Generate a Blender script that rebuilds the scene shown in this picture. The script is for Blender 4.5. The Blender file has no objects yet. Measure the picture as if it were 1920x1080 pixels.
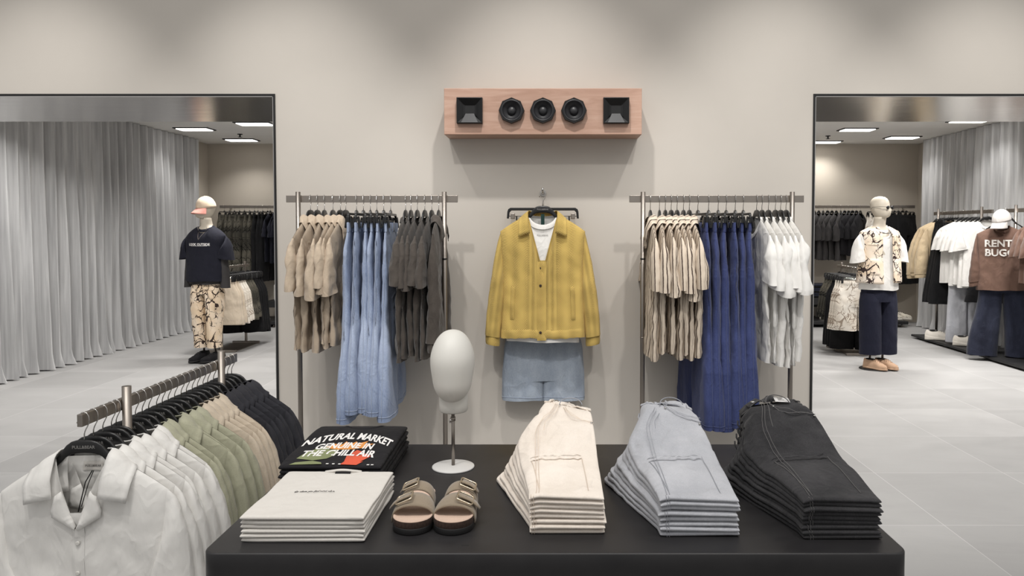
import bpy, math, random
from mathutils import Vector, Matrix, noise
PI = math.pi
R = math.radians
C = bpy.context.scene.collection
def n3(x, y, z): return noise.noise(Vector((x, y, z)))
def lerp(a, b, t): return a + (b - a) * t
def clamp(t, a=0., b=1.): return max(a, min(b, t))
def sm(a, b, t):
    t = clamp((t - a) / (b - a)); return t * t * (3 - 2 * t)
def sp(c, e): return math.copysign(abs(c) ** e, c)
def pl(t, pts):
    """piecewise linear"""
    if t <= pts[0][0]: return pts[0][1]
    for (a, va), (b, vb) in zip(pts, pts[1:]):
        if t <= b: return lerp(va, vb, (t - a) / (b - a))
    return pts[-1][1]
def ps(t, pts):
    """piecewise smooth"""
    if t <= pts[0][0]: return pts[0][1]
    for (a, va), (b, vb) in zip(pts, pts[1:]):
        if t <= b: return lerp(va, vb, sm(0, 1, (t - a) / (b - a)))
    return pts[-1][1]

# ------------------------------------------------------------------ mesh builder
class MB:
    def __init__(s): s.v = []; s.f = []; s.uv = []; s.sm = []
    def face(s, idx, uv=None, smooth=True):
        s.f.append(tuple(idx)); s.sm.append(smooth)
        s.uv.append(uv if uv else [(s.v[i][0], s.v[i][2]) for i in idx])
    def grid(s, rows, closed=False, cap0=False, cap1=False, smooth=True, flip=False):
        n = len(rows[0]); b = len(s.v)
        for r in rows: s.v.extend(tuple(p) for p in r)
        mid = rows[len(rows) // 2]; us = [0.]
        for j in range(n if closed else n - 1):
            us.append(us[-1] + (Vector(mid[(j + 1) % n]) - Vector(mid[j])).length)
        vs = [0.]
        for i in range(len(rows) - 1):
            vs.append(vs[-1] + (Vector(rows[i + 1][0]) - Vector(rows[i][0])).length)
        for i in range(len(rows) - 1):
            for j in range(n if closed else n - 1):
                k = (j + 1) % n
                idx = [b + i * n + j, b + i * n + k, b + (i + 1) * n + k, b + (i + 1) * n + j]
                uv = [(us[j], vs[i]), (us[j + 1], vs[i]), (us[j + 1], vs[i + 1]), (us[j], vs[i + 1])]
                if flip: idx.reverse(); uv.reverse()
                s.face(idx, uv, smooth)
        if cap0: s.face([b + j for j in range(n)][::(1 if flip else -1)], None, smooth=False)
        if cap1:
            o = b + (len(rows) - 1) * n
            s.face([o + j for j in range(n)][::(-1 if flip else 1)], None, smooth=False)
    def box(s, x0, y0, z0, x1, y1, z1):
        b = len(s.v)
        s.v += [(x0, y0, z0), (x1, y0, z0), (x1, y1, z0), (x0, y1, z0), (x0, y0, z1), (x1, y0, z1), (x1, y1, z1), (x0, y1, z1)]
        for q in ((3, 2, 1, 0), (4, 5, 6, 7), (0, 1, 5, 4), (1, 2, 6, 5), (2, 3, 7, 6), (3, 0, 4, 7)):
            s.face([b + i for i in q], None, False)
    def prism(s, poly, y0, y1, ax='y', smooth=False):
        """poly in (a,b); extruded along ax"""
        def P(a, b, d): return (a, d, b) if ax == 'y' else ((a, b, d) if ax == 'z' else (d, a, b))
        b = len(s.v); n = len(poly)
        s.v += [P(a, c, y0) for a, c in poly] + [P(a, c, y1) for a, c in poly]
        s.face([b + i for i in range(n)], None, False); s.face([b + n + i for i in reversed(range(n))], None, False)
        for i in range(n):
            j = (i + 1) % n; s.face([b + j, b + i, b + n + i, b + n + j], None, smooth)
    def tube(s, pts, r, n=10, cap=True):
        pts = [Vector(p) for p in pts]; rows = []
        up = None
        for i, p in enumerate(pts):
            d = (pts[min(i + 1, len(pts) - 1)] - pts[max(i - 1, 0)]).normalized()
            if up is None:
                up = Vector((0, 0, 1)) if abs(d.z) < .9 else Vector((0, 1, 0))
            a = d.cross(up)
            if a.length < 1e-6: a = d.cross(Vector((1, .1, 0)))
            a.normalize(); b_ = a.cross(d).normalized(); up = b_
            rr = r[i] if isinstance(r, (list, tuple)) else r
            rows.append([p + a * (rr * math.cos(2 * PI * k / n)) + b_ * (rr * math.sin(2 * PI * k / n)) for k in range(n)])
        s.grid(rows, True, cap, cap)
    def lathe(s, prof, n=32, cx=0, cy=0, sx=1, sy=1, cap0=True, cap1=True):
        rows = [[(cx + sx * r * math.cos(2 * PI * k / n), cy + sy * r * math.sin(2 * PI * k / n), z) for k in range(n)] for r, z in prof]
        s.grid(rows, True, cap0, cap1)
    def add_mesh(s, me, fn):
        b = len(s.v)
        for v in me.vertices: s.v.append(tuple(fn(v.co.x, v.co.y)))
        for p in me.polygons: s.face([b + i for i in p.vertices], None, False)
    def build(s, name, mat, parent=None, bevel=0, solid=0, label=None, sub=0, segs=2):
        me = bpy.data.meshes.new(name); me.from_pydata(s.v, [], s.f); 
        ul = me.uv_layers.new(name='UVMap'); flat = []
        for u in s.uv:
            for a in u: flat += [a[0], a[1]]
        ul.data.foreach_set('uv', flat)
        me.polygons.foreach_set('use_smooth', s.sm)
        me.validate(); me.update()
        me.materials.append(mat)
        o = bpy.data.objects.new(name, me); C.objects.link(o)
        if parent: o.parent = parent
        if solid:
            m = o.modifiers.new('solid', 'SOLIDIFY'); m.thickness = solid; m.offset = 0
        if bevel:
            m = o.modifiers.new('bevel', 'BEVEL'); m.width = bevel; m.segments = segs; m.limit_method = 'ANGLE'; m.angle_limit = R(40)
        if sub:
            m = o.modifiers.new('sub', 'SUBSURF'); m.levels = sub; m.render_levels = sub
        if label: o['label'] = label
        return o

def tag(o, label, cat, group=None, kind=None):
    if label: o['label'] = label
    if cat: o['category'] = cat
    if group: o['group'] = group
    if kind: o['kind'] = kind
    return o
def thing(name, label, cat, loc=(0, 0, 0), rz=0, group=None):
    o = bpy.data.objects.new(name, None); C.objects.link(o)
    o.location = loc; o.rotation_euler = (0, 0, rz); o.empty_display_size = .05
    return tag(o, label, cat, group)
def struct(o): o['kind'] = 'structure'; return o
def copy_tree(o, parent=None, mats=None):
    c = o.copy(); C.objects.link(c)
    if parent is not None: c.parent = parent
    if mats and c.type == 'MESH' and c.data.materials and c.data.materials[0].name in mats:
        c.material_slots[0].link = 'OBJECT'; c.material_slots[0].material = mats[c.data.materials[0].name]
    for ch in list(o.children): copy_tree(ch, c, mats)
    return c
ORD = ['first', 'second', 'third', 'fourth', 'fifth', 'sixth', 'seventh', 'eighth', 'ninth', 'tenth', 'eleventh', 'twelfth', 'thirteenth', 'fourteenth']
class Proto:
    """first placing moves the built thing itself, later ones copy it"""
    def __init__(s, root): s.root = root; s.used = False
    def put(s, loc, rz=0, label=None, group=None, mats=None, scale=None, cat=None, rx=0):
        if not s.used and not mats: o = s.root; s.used = True
        else: o = copy_tree(s.root, None, mats)
        o.location = loc; o.rotation_euler = (rx, 0, rz)
        if scale: o.scale = scale
        if label: o['label'] = label
        if group: o['group'] = group
        if cat: o['category'] = cat
        return o
    def done(s):
        if not s.used:
            def rm(o):
                for ch in list(o.children): rm(ch)
                bpy.data.objects.remove(o)
            rm(s.root)
def text_mesh(txt, size=1., align='CENTER', shear=0, bold=0):
    cu = bpy.data.curves.new('lettering', 'FONT'); cu.body = txt; cu.size = size; cu.align_x = align; cu.align_y = 'CENTER'
    cu.shear = shear; cu.offset = bold; cu.resolution_u = 3
    o = bpy.data.objects.new('lettering', cu); C.objects.link(o)
    dg = bpy.context.evaluated_depsgraph_get(); me = bpy.data.meshes.new_from_object(o.evaluated_get(dg))
    bpy.data.objects.remove(o); return me

# ------------------------------------------------------------------ materials
def lin(c): return tuple((x / 12.92 if x <= .04045 else ((x + .055) / 1.055) ** 2.4) for x in c)
def rgb(r, g, b): return lin((r / 255, g / 255, b / 255)) + (1,)
def base(name, col, rough=.6, metal=0, spec=.5):
    m = bpy.data.materials.new(name); m.use_nodes = True
    nt = m.node_tree; b = nt.nodes['Principled BSDF']
    b.inputs['Base Color'].default_value = col; b.inputs['Roughness'].default_value = rough
    b.inputs['Metallic'].default_value = metal; b.inputs['Specular IOR Level'].default_value = spec
    m.diffuse_color = col
    return m, nt, b
def N(nt, t, **kw):
    n = nt.nodes.new(t)
    for k, v in kw.items():
        if k in n.inputs.keys(): n.inputs[k].default_value = v
        else: setattr(n, k, v)
    return n
def L(nt, a, b): nt.links.new(a, b)
def coord(nt, which='Object', scale=(1, 1, 1), loc=(0, 0, 0)):
    tc = N(nt, 'ShaderNodeTexCoord'); mp = N(nt, 'ShaderNodeMapping')
    mp.inputs['Scale'].default_value = scale; mp.inputs['Location'].default_value = loc
    L(nt, tc.outputs[which], mp.inputs['Vector']); return mp.outputs['Vector']
def ramp(nt, fac, stops):
    r = N(nt, 'ShaderNodeValToRGB'); e = r.color_ramp.elements
    e[0].position, e[0].color = stops[0]; e[1].position, e[1].color = stops[1]
    for p, c in stops[2:]:
        x = e.new(p); x.color = c
    L(nt, fac, r.inputs['Fac']); return r.outputs['Color']
def mul(c, k): return (c[0] * k, c[1] * k, c[2] * k, 1)
def creased(nt, vec, scale, h, k=.4):
    n = N(nt, 'ShaderNodeTexNoise', Scale=scale, Detail=2., Roughness=.5, Distortion=.5); L(nt, vec, n.inputs['Vector'])
    a = N(nt, 'ShaderNodeMath', operation='SUBTRACT'); a.inputs[1].default_value = .5; L(nt, n.outputs['Fac'], a.inputs[0])
    c = N(nt, 'ShaderNodeMath', operation='ABSOLUTE'); L(nt, a.outputs[0], c.inputs[0])
    m = N(nt, 'ShaderNodeMath', operation='MINIMUM'); m.inputs[1].default_value = .07; L(nt, c.outputs[0], m.inputs[0])
    q = N(nt, 'ShaderNodeMath', operation='MULTIPLY_ADD'); q.inputs[1].default_value = -k * 3; L(nt, m.outputs[0], q.inputs[0]); L(nt, h, q.inputs[2]); return q.outputs[0]
def bump(nt, b, h, s=.3, d=.002):
    bp = N(nt, 'ShaderNodeBump'); bp.inputs['Strength'].default_value = s; bp.inputs['Distance'].default_value = d
    L(nt, h, bp.inputs['Height']); L(nt, bp.outputs['Normal'], b.inputs['Normal'])
def fabric(name, col, var=.12, wrinkle=.5, weave=900, rough=.85, sheen=.15, wscale=14):
    m, nt, b = base(name, col, rough, 0, .25)
    b.inputs['Sheen Weight'].default_value = sheen * (1 if max(col[:3]) > .05 else .15)
    v = coord(nt, 'Object')
    n1 = N(nt, 'ShaderNodeTexNoise', Scale=wscale * .6, Detail=4.); L(nt, v, n1.inputs['Vector'])
    n2 = N(nt, 'ShaderNodeTexNoise', Scale=weave * .35, Detail=2.); L(nt, v, n2.inputs['Vector'])
    ma = N(nt, 'ShaderNodeMath', operation='ADD'); L(nt, n1.outputs['Fac'], ma.inputs[0]); L(nt, n2.outputs['Fac'], ma.inputs[1])
    mh = N(nt, 'ShaderNodeMath', operation='MULTIPLY'); mh.inputs[1].default_value = .5; L(nt, ma.outputs[0], mh.inputs[0])
    L(nt, ramp(nt, mh.outputs[0], [(.32, mul(col, 1 - var)), (.68, mul(col, 1 + var))]), b.inputs['Base Color'])
    n4 = N(nt, 'ShaderNodeTexNoise', Scale=wscale * 1.15, Detail=2.5, Roughness=.42, Distortion=.35); L(nt, coord(nt, 'Object', (1, 1, .5)), n4.inputs['Vector'])
    bump(nt, b, creased(nt, coord(nt, 'Object', (1, 1, .7)), wscale * .75, n4.outputs['Fac']), min(1, wrinkle * 1.25), .02)
    return m
def denim(name, col, hi, wrinkle=.4):
    m, nt, b = base(name, col, .88, 0, .2)
    b.inputs['Sheen Weight'].default_value = .1
    n1 = N(nt, 'ShaderNodeTexNoise', Scale=7., Detail=5., Roughness=.6); L(nt, coord(nt, 'Object', (1, 1, .35)), n1.inputs['Vector'])
    n2 = N(nt, 'ShaderNodeTexNoise', Scale=420., Detail=2.); L(nt, coord(nt, 'Object', (1, 1, .25)), n2.inputs['Vector'])
    mx = N(nt, 'ShaderNodeMath', operation='MULTIPLY_ADD'); mx.inputs[1].default_value = .45
    L(nt, n2.outputs['Fac'], mx.inputs[0]); L(nt, n1.outputs['Fac'], mx.inputs[2])
    L(nt, ramp(nt, mx.outputs[0], [(.5, col), (.95, hi)]), b.inputs['Base Color'])
    n4 = N(nt, 'ShaderNodeTexNoise', Scale=13., Detail=3., Roughness=.45, Distortion=.3); L(nt, coord(nt, 'Object', (1, 1, .45)), n4.inputs['Vector'])
    bump(nt, b, creased(nt, coord(nt, 'Object', (1, 1, .7)), 10., n4.outputs['Fac']), min(1, wrinkle * 1.5), .02)
    return m
def striped(name, col, dark, period=.034):
    m, nt, b = base(name, col, .88, 0, .2)
    uv = coord(nt, 'UV', (1 / period, 1, 1)); sx = N(nt, 'ShaderNodeSeparateXYZ'); L(nt, uv, sx.inputs[0])
    fr = N(nt, 'ShaderNodeMath', operation='FRACT'); L(nt, sx.outputs['X'], fr.inputs[0])
    n = N(nt, 'ShaderNodeTexNoise', Scale=60., Detail=2.); L(nt, coord(nt), n.inputs['Vector'])
    ma = N(nt, 'ShaderNodeMath', operation='MULTIPLY_ADD'); ma.inputs[1].default_value = .08; ma.inputs[2].default_value = -.04
    L(nt, n.outputs['Fac'], ma.inputs[0]); ad = N(nt, 'ShaderNodeMath', operation='ADD'); L(nt, fr.outputs[0], ad.inputs[0]); L(nt, ma.outputs[0], ad.inputs[1])
    d2 = mul(lerpc(col, dark, .4), 1)
    c = ramp(nt, ad.outputs[0], [(0, col), (.26, col), (.29, dark), (.46, dark), (.49, col), (.66, col), (.68, d2), (.76, d2), (.78, col)])
    L(nt, c, b.inputs['Base Color'])
    n4 = N(nt, 'ShaderNodeTexNoise', Scale=14., Detail=5.); L(nt, coord(nt, 'Object', (1, 1, .45)), n4.inputs['Vector'])
    bump(nt, b, n4.outputs['Fac'], .45, .02); return m
def lerpc(a, b, t): return tuple(lerp(x, y, t) for x, y in zip(a, b))
def branches(name, col, line, col2, scale=9.):
    """branch print: warped thin dark lines and blotches on a pale ground"""
    m, nt, b = base(name, col, .88, 0, .2)
    v = coord(nt, 'Object')
    nz = N(nt, 'ShaderNodeTexNoise', Scale=6., Detail=3.); L(nt, v, nz.inputs['Vector'])
    mx = N(nt, 'ShaderNodeMix', data_type='VECTOR'); mx.inputs['Factor'].default_value = .12
    L(nt, v, mx.inputs[4]); L(nt, nz.outputs['Color'], mx.inputs[5])
    vo = N(nt, 'ShaderNodeTexVoronoi', feature='DISTANCE_TO_EDGE', Scale=scale); L(nt, mx.outputs[1], vo.inputs['Vector'])
    n2 = N(nt, 'ShaderNodeTexNoise', Scale=8., Detail=3.); L(nt, v, n2.inputs['Vector'])
    def lines(vor, noi, k, c):
        th = N(nt, 'ShaderNodeMath', operation='MULTIPLY_ADD'); th.inputs[1].default_value = k; th.inputs[2].default_value = c
        L(nt, noi.outputs['Fac'], th.inputs[0])
        q = N(nt, 'ShaderNodeMath', operation='LESS_THAN'); L(nt, vor.outputs['Distance'], q.inputs[0]); L(nt, th.outputs[0], q.inputs[1]); return q
    l1 = lines(vo, n2, .31, -.138)
    v2 = N(nt, 'ShaderNodeTexVoronoi', feature='DISTANCE_TO_EDGE', Scale=scale * 2.1)
    rot = N(nt, 'ShaderNodeMapping'); rot.inputs['Rotation'].default_value = (.6, .4, .9); rot.inputs['Scale'].default_value = (1.5, 1, .7); L(nt, mx.outputs[1], rot.inputs['Vector']); L(nt, rot.outputs['Vector'], v2.inputs['Vector'])
    n5 = N(nt, 'ShaderNodeTexNoise', Scale=11., Detail=2.); L(nt, rot.outputs['Vector'], n5.inputs['Vector'])
    l2 = lines(v2, n5, .36, -.165)
    lt = N(nt, 'ShaderNodeMath', operation='MAXIMUM'); L(nt, l1.outputs[0], lt.inputs[0]); L(nt, l2.outputs[0], lt.inputs[1])
    n3_ = N(nt, 'ShaderNodeTexNoise', Scale=5., Detail=2.); L(nt, v, n3_.inputs['Vector'])
    g = ramp(nt, n3_.outputs['Fac'], [(.4, col), (.6, col2)])
    mc = N(nt, 'ShaderNodeMix', data_type='RGBA'); L(nt, lt.outputs[0], mc.inputs['Factor']); L(nt, g, mc.inputs[6]); mc.inputs[7].default_value = line
    L(nt, mc.outputs[2], b.inputs['Base Color']); return m
def seersucker(name, col):
    m, nt, b = base(name, col, .9, 0, .2)
    b.inputs['Sheen Weight'].default_value = .1
    uv = coord(nt, 'UV'); sx = N(nt, 'ShaderNodeSeparateXYZ'); L(nt, uv, sx.inputs[0])
    def wave(sock, f):
        a = N(nt, 'ShaderNodeMath', operation='MULTIPLY'); a.inputs[1].default_value = f; L(nt, sock, a.inputs[0])
        s_ = N(nt, 'ShaderNodeMath', operation='SINE'); L(nt, a.outputs[0], s_.inputs[0]); return s_.outputs[0]
    a = wave(sx.outputs['X'], 2 * PI / .0105); c = wave(sx.outputs['Y'], 2 * PI / .0085)
    pr = N(nt, 'ShaderNodeMath', operation='MULTIPLY'); L(nt, a, pr.inputs[0]); L(nt, c, pr.inputs[1])
    band = wave(sx.outputs['X'], 2 * PI / .075)
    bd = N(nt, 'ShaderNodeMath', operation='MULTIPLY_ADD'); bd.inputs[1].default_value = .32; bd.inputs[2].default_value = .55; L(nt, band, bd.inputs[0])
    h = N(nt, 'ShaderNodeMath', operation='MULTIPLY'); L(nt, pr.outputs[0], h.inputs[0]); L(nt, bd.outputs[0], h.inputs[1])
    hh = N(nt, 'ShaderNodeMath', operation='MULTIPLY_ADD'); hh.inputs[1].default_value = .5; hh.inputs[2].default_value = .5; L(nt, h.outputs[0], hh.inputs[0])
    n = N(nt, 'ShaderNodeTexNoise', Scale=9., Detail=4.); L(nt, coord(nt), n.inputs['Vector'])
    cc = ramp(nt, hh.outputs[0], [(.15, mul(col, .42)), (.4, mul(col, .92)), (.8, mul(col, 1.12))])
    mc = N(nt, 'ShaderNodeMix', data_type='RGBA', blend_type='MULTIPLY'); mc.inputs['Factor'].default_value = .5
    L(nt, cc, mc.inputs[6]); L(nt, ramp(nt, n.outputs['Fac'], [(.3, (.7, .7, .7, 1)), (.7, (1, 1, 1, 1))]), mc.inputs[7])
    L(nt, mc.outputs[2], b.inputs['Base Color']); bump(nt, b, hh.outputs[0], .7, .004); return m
def metal(name, col, rough=.3, streak=(1, 1, 1)):
    m, nt, b = base(name, col, rough, 1.)
    n = N(nt, 'ShaderNodeTexNoise', Scale=40., Detail=3.); L(nt, coord(nt, 'Object', streak), n.inputs['Vector'])
    r = N(nt, 'ShaderNodeMapRange'); r.inputs['To Min'].default_value = rough * .75; r.inputs['To Max'].default_value = rough * 1.3
    L(nt, n.outputs['Fac'], r.inputs['Value']); L(nt, r.outputs[0], b.inputs['Roughness']); return m
def plastic(name, col, rough=.45):
    m, nt, b = base(name, col, rough)
    n = N(nt, 'ShaderNodeTexNoise', Scale=80., Detail=2.); L(nt, coord(nt), n.inputs['Vector']); bump(nt, b, n.outputs['Fac'], .06, .001); return m
def glow(name, col, s):
    m, nt, b = base(name, col, .5); b.inputs['Emission Color'].default_value = col; b.inputs['Emission Strength'].default_value = s; return m

M = {}
def wall_mat(name, col):
    m, nt, b = base(name, col, .92, 0, .15)
    n = N(nt, 'ShaderNodeTexNoise', Scale=.9, Detail=6., Roughness=.6); L(nt, coord(nt), n.inputs['Vector'])
    L(nt, ramp(nt, n.outputs['Fac'], [(.3, mul(col, .95)), (.7, mul(col, 1.04))]), b.inputs['Base Color'])
    n2 = N(nt, 'ShaderNodeTexNoise', Scale=90., Detail=3.); L(nt, coord(nt), n2.inputs['Vector']); bump(nt, b, n2.outputs['Fac'], .05, .002); return m
M['wall'] = wall_mat('beige_plaster', rgb(196, 190, 182))
M['wall_back'] = wall_mat('beige_back_plaster', rgb(186, 178, 166))
M['ceiling'] = wall_mat('white_ceiling_paint', rgb(236, 234, 230))
def floor_mat():
    m, nt, b = base('pale_concrete_tiles', rgb(180, 180, 180), .5, 0, .3)
    v = coord(nt, 'Object', (1, 1, 1), (-1.94 + .77 * 20, -3.6 + .785 * 20, 0))
    br = N(nt, 'ShaderNodeTexBrick'); br.offset = 0; br.squash = 1
    br.inputs['Scale'].default_value = 1; br.inputs['Mortar Size'].default_value = .0028; br.inputs['Brick Width'].default_value = .77; br.inputs['Row Height'].default_value = .785
    br.inputs['Bias'].default_value = 0; br.inputs['Mortar Smooth'].default_value = .3
    br.inputs['Color1'].default_value = rgb(167, 166, 165); br.inputs['Color2'].default_value = rgb(154, 153, 152); br.inputs['Mortar'].default_value = rgb(186, 185, 184)
    L(nt, v, br.inputs['Vector'])
    n = N(nt, 'ShaderNodeTexNoise', Scale=1.6, Detail=8., Roughness=.62, Distortion=.8); L(nt, coord(nt, 'Object', (1, 2.2, 1)), n.inputs['Vector'])
    mc = N(nt, 'ShaderNodeMix', data_type='RGBA', blend_type='MULTIPLY'); mc.inputs['Factor'].default_value = .8
    L(nt, br.outputs['Color'], mc.inputs[6]); L(nt, ramp(nt, n.outputs['Fac'], [(.3, (.86, .86, .86, 1)), (.7, (1.04, 1.04, 1.04, 1))]), mc.inputs[7])
    L(nt, mc.outputs[2], b.inputs['Base Color'])
    r = N(nt, 'ShaderNodeMapRange'); r.inputs['To Min'].default_value = .38; r.inputs['To Max'].default_value = .6; L(nt, n.outputs['Fac'], r.inputs['Value']); L(nt, r.outputs[0], b.inputs['Roughness'])
    return m
M['floor'] = floor_mat()
def curtain_mat():
    m, nt, b = base('silver_grey_satin', rgb(186, 186, 187), .42, .2, .5)
    n = N(nt, 'ShaderNodeTexNoise', Scale=30., Detail=4.); L(nt, coord(nt, 'Object', (1, 1, .04)), n.inputs['Vector'])
    L(nt, ramp(nt, n.outputs['Fac'], [(.3, rgb(170, 170, 171)), (.7, rgb(208, 208, 208))]), b.inputs['Base Color'])
    bump(nt, b, n.outputs['Fac'], .25, .01); return m
M['curtain'] = curtain_mat()
M['steel'] = metal('brushed_steel', rgb(150, 143, 136), .42, (1, 1, .2))
M['soffit'] = metal('brushed_steel_lining', rgb(196, 194, 192), .2, (.05, 1, 1))
M['chrome'] = metal('polished_wire', rgb(190, 188, 185), .2)
M['brass'] = metal('pale_gold_metal', rgb(214, 200, 176), .28)
M['black_trim'] = plastic('black_edge_trim', rgb(18, 17, 17), .5)
M['black'] = plastic('black_hanger_plastic', rgb(20, 20, 21), .38)
M['blackmetal'] = plastic('black_painted_metal', rgb(28, 28, 29), .5)
def table_mat():
    m, nt, b = base('black_table_laminate', rgb(34, 33, 35), .42, 0, .4)
    n = N(nt, 'ShaderNodeTexNoise', Scale=5., Detail=8., Roughness=.65); L(nt, coord(nt, 'Object', (1, 2, 1)), n.inputs['Vector'])
    L(nt, ramp(nt, n.outputs['Fac'], [(.3, rgb(29, 28, 30)), (.72, rgb(42, 41, 42))]), b.inputs['Base Color'])
    r = N(nt, 'ShaderNodeMapRange'); r.inputs['To Min'].default_value = .34; r.inputs['To Max'].default_value = .52; L(nt, n.outputs['Fac'], r.inputs['Value']); L(nt, r.outputs[0], b.inputs['Roughness']); return m
M['table'] = table_mat()
def wood_mat():
    m, nt, b = base('pale_pinkish_wood_veneer', rgb(196, 158, 133), .5, 0, .35)
    v = coord(nt, 'Object', (1, 6, 9))
    n = N(nt, 'ShaderNodeTexNoise', Scale=3., Detail=8., Roughness=.6, Distortion=1.2); L(nt, v, n.inputs['Vector'])
    L(nt, ramp(nt, n.outputs['Fac'], [(.25, rgb(168, 133, 115)), (.5, rgb(184, 150, 132)), (.75, rgb(196, 165, 148))]), b.inputs['Base Color']); bump(nt, b, n.outputs['Fac'], .05, .002); return m
M['wood'] = wood_mat()
M['rubber'] = plastic('black_rubber', rgb(22, 21, 22), .6)
M['cone'] = plastic('dark_speaker_cone', rgb(34, 34, 37), .42)
M['horn'] = plastic('black_horn_plastic', rgb(9, 9, 11), .35)
M['white_plastic'] = plastic('matt_white_plastic', rgb(208, 206, 200), .5)
M['white_metal'] = plastic('white_painted_metal', rgb(206, 205, 203), .4)
M['mannequin'] = plastic('cream_mannequin_finish', rgb(194, 185, 170), .5)
M['ink_white'] = fabric('white_print_ink', rgb(232, 230, 228), .03, .05)
M['ink_black'] = fabric('black_print_ink', rgb(28, 27, 28), .03, .05)
M['ink_grey'] = plastic('grey_imprint', rgb(120, 118, 116), .5)
M['ink_green'] = fabric('olive_print_ink', rgb(126, 134, 92), .2, .05)
M['ink_orange'] = fabric('orange_print_ink', rgb(222, 146, 66), .2, .05)
M['ink_red'] = fabric('red_print_ink', rgb(206, 82, 52), .2, .05)
M['ink_yellow'] = fabric('yellow_print_ink', rgb(228, 184, 96), .2, .05)
M['white_shirt'] = fabric('white_poplin', rgb(222, 220, 216), .02, .42)
M['sage'] = fabric('sage_green_linen', rgb(168, 167, 145), .1, .45)
M['sand'] = fabric('sand_linen', rgb(200, 186, 167), .1, .45)
M['navyshirt'] = fabric('charcoal_navy_cotton', rgb(47, 47, 52), .12, .45)
M['beige'] = fabric('beige_washed_cotton', rgb(178, 162, 143), .14, .6)
M['beige_dark'] = fabric('light_brown_cotton', rgb(142, 120, 96), .14, .6)
M['cocoa'] = fabric('washed_charcoal_jersey', rgb(72, 66, 61), .16, .5)
M['white_tee'] = fabric('white_jersey', rgb(228, 226, 222), .03, .45)
M['offwhite'] = fabric('off_white_jersey', rgb(207, 203, 197), .03, .25)
M['blacktee'] = fabric('black_jersey', rgb(26, 25, 28), .1, .35)
M['navytee'] = fabric('dark_navy_jersey', rgb(24, 25, 36), .1, .35)
M['charcoal'] = fabric('charcoal_jersey', rgb(58, 56, 56), .12, .4)
M['brown'] = fabric('chocolate_brown_jersey', rgb(98, 75, 64), .1, .4)
M['bomber'] = fabric('sand_bomber_cloth', rgb(200, 180, 148), .08, .5)
M['blackcloth'] = fabric('black_cloth', rgb(18, 18, 20), .1, .4)
M['navycloth'] = fabric('navy_twill', rgb(27, 29, 45), .1, .4)
M['stripe'] = striped('cream_stripe_cloth', rgb(205, 191, 174), rgb(74, 62, 56))
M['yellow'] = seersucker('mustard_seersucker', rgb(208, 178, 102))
M['denim_light'] = denim('light_blue_denim', rgb(118, 132, 160), rgb(164, 175, 196))
M['denim_stitch'] = fabric('pale_thread', rgb(160, 170, 188), .1, .1)
M['denim_dark'] = denim('indigo_denim', rgb(40, 48, 84), rgb(66, 75, 118))
M['indigo_stitch'] = fabric('indigo_thread', rgb(74, 82, 118), .1, .1)
M['denim_short'] = denim('faded_blue_denim', rgb(128, 138, 152), rgb(164, 172, 182))
M['denim_cream'] = denim('cream_denim', rgb(214, 203, 191), rgb(232, 223, 213), .45)
M['cream_stitch'] = fabric('cream_thread', rgb(212, 196, 180), .1, .1)
M['denim_grey'] = denim('pale_grey_denim', rgb(160, 162, 168), rgb(188, 189, 194), .45)
M['grey_stitch'] = fabric('grey_thread', rgb(146, 148, 155), .1, .1)
M['denim_black'] = denim('washed_black_denim', rgb(33, 33, 35), rgb(66, 65, 67), .4)
M['black_stitch'] = fabric('charcoal_thread', rgb(92, 90, 90), .1, .1)
M['denim_navy'] = denim('navy_wash_denim', rgb(27, 30, 44), rgb(46, 50, 66))
M['leather'] = fabric('tan_leather', rgb(150, 106, 74), .1, .1)
M['suede'] = fabric('taupe_suede', rgb(134, 121, 104), .12, .15, rough=.95, sheen=.3)
M['footbed'] = fabric('pinkish_suede_footbed', rgb(204, 178, 160), .1, .12, rough=.95)
M['cork'] = fabric('dark_cork', rgb(62, 48, 42), .45, .2, 500)
M['camo_pale'] = branches('pale_branch_print', rgb(222, 200, 172), rgb(58, 46, 42), rgb(232, 216, 196), 8.)
M['camo_vest'] = branches('pale_branch_print_vest', rgb(226, 206, 182), rgb(62, 50, 48), rgb(232, 220, 206), 9.)
M['camo_white'] = branches('cream_branch_print', rgb(214, 205, 192), rgb(150, 136, 122), rgb(228, 222, 212), 12.)
M['camo_dark'] = branches('dark_branch_print', rgb(62, 60, 54), rgb(28, 28, 26), rgb(96, 92, 82), 12.)
M['cap_cloth'] = fabric('beige_cap_cotton', rgb(206, 188, 166), .08, .3)
M['pink'] = fabric('coral_pink_cotton', rgb(214, 150, 138), .08, .3)
M['cap_grey'] = fabric('pale_grey_cap_cotton', rgb(190, 186, 182), .08, .3)
M['tanshoe'] = fabric('tan_suede_shoe', rgb(186, 154, 128), .08, .2)
M['sneaker'] = fabric('off_white_sneaker', rgb(214, 208, 198), .05, .2)
M['sneaker_net'] = branches('sneaker_mesh', rgb(206, 198, 182), rgb(58, 52, 46), rgb(218, 212, 200), 30.)
M['green_tag'] = fabric('dark_green_ribbon', rgb(34, 58, 54), .1, .1)
M['paper'] = plastic('white_card', rgb(228, 226, 224), .6)
M['led'] = glow('light_diffuser', (1, .97, .93, 1), 4.)
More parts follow.
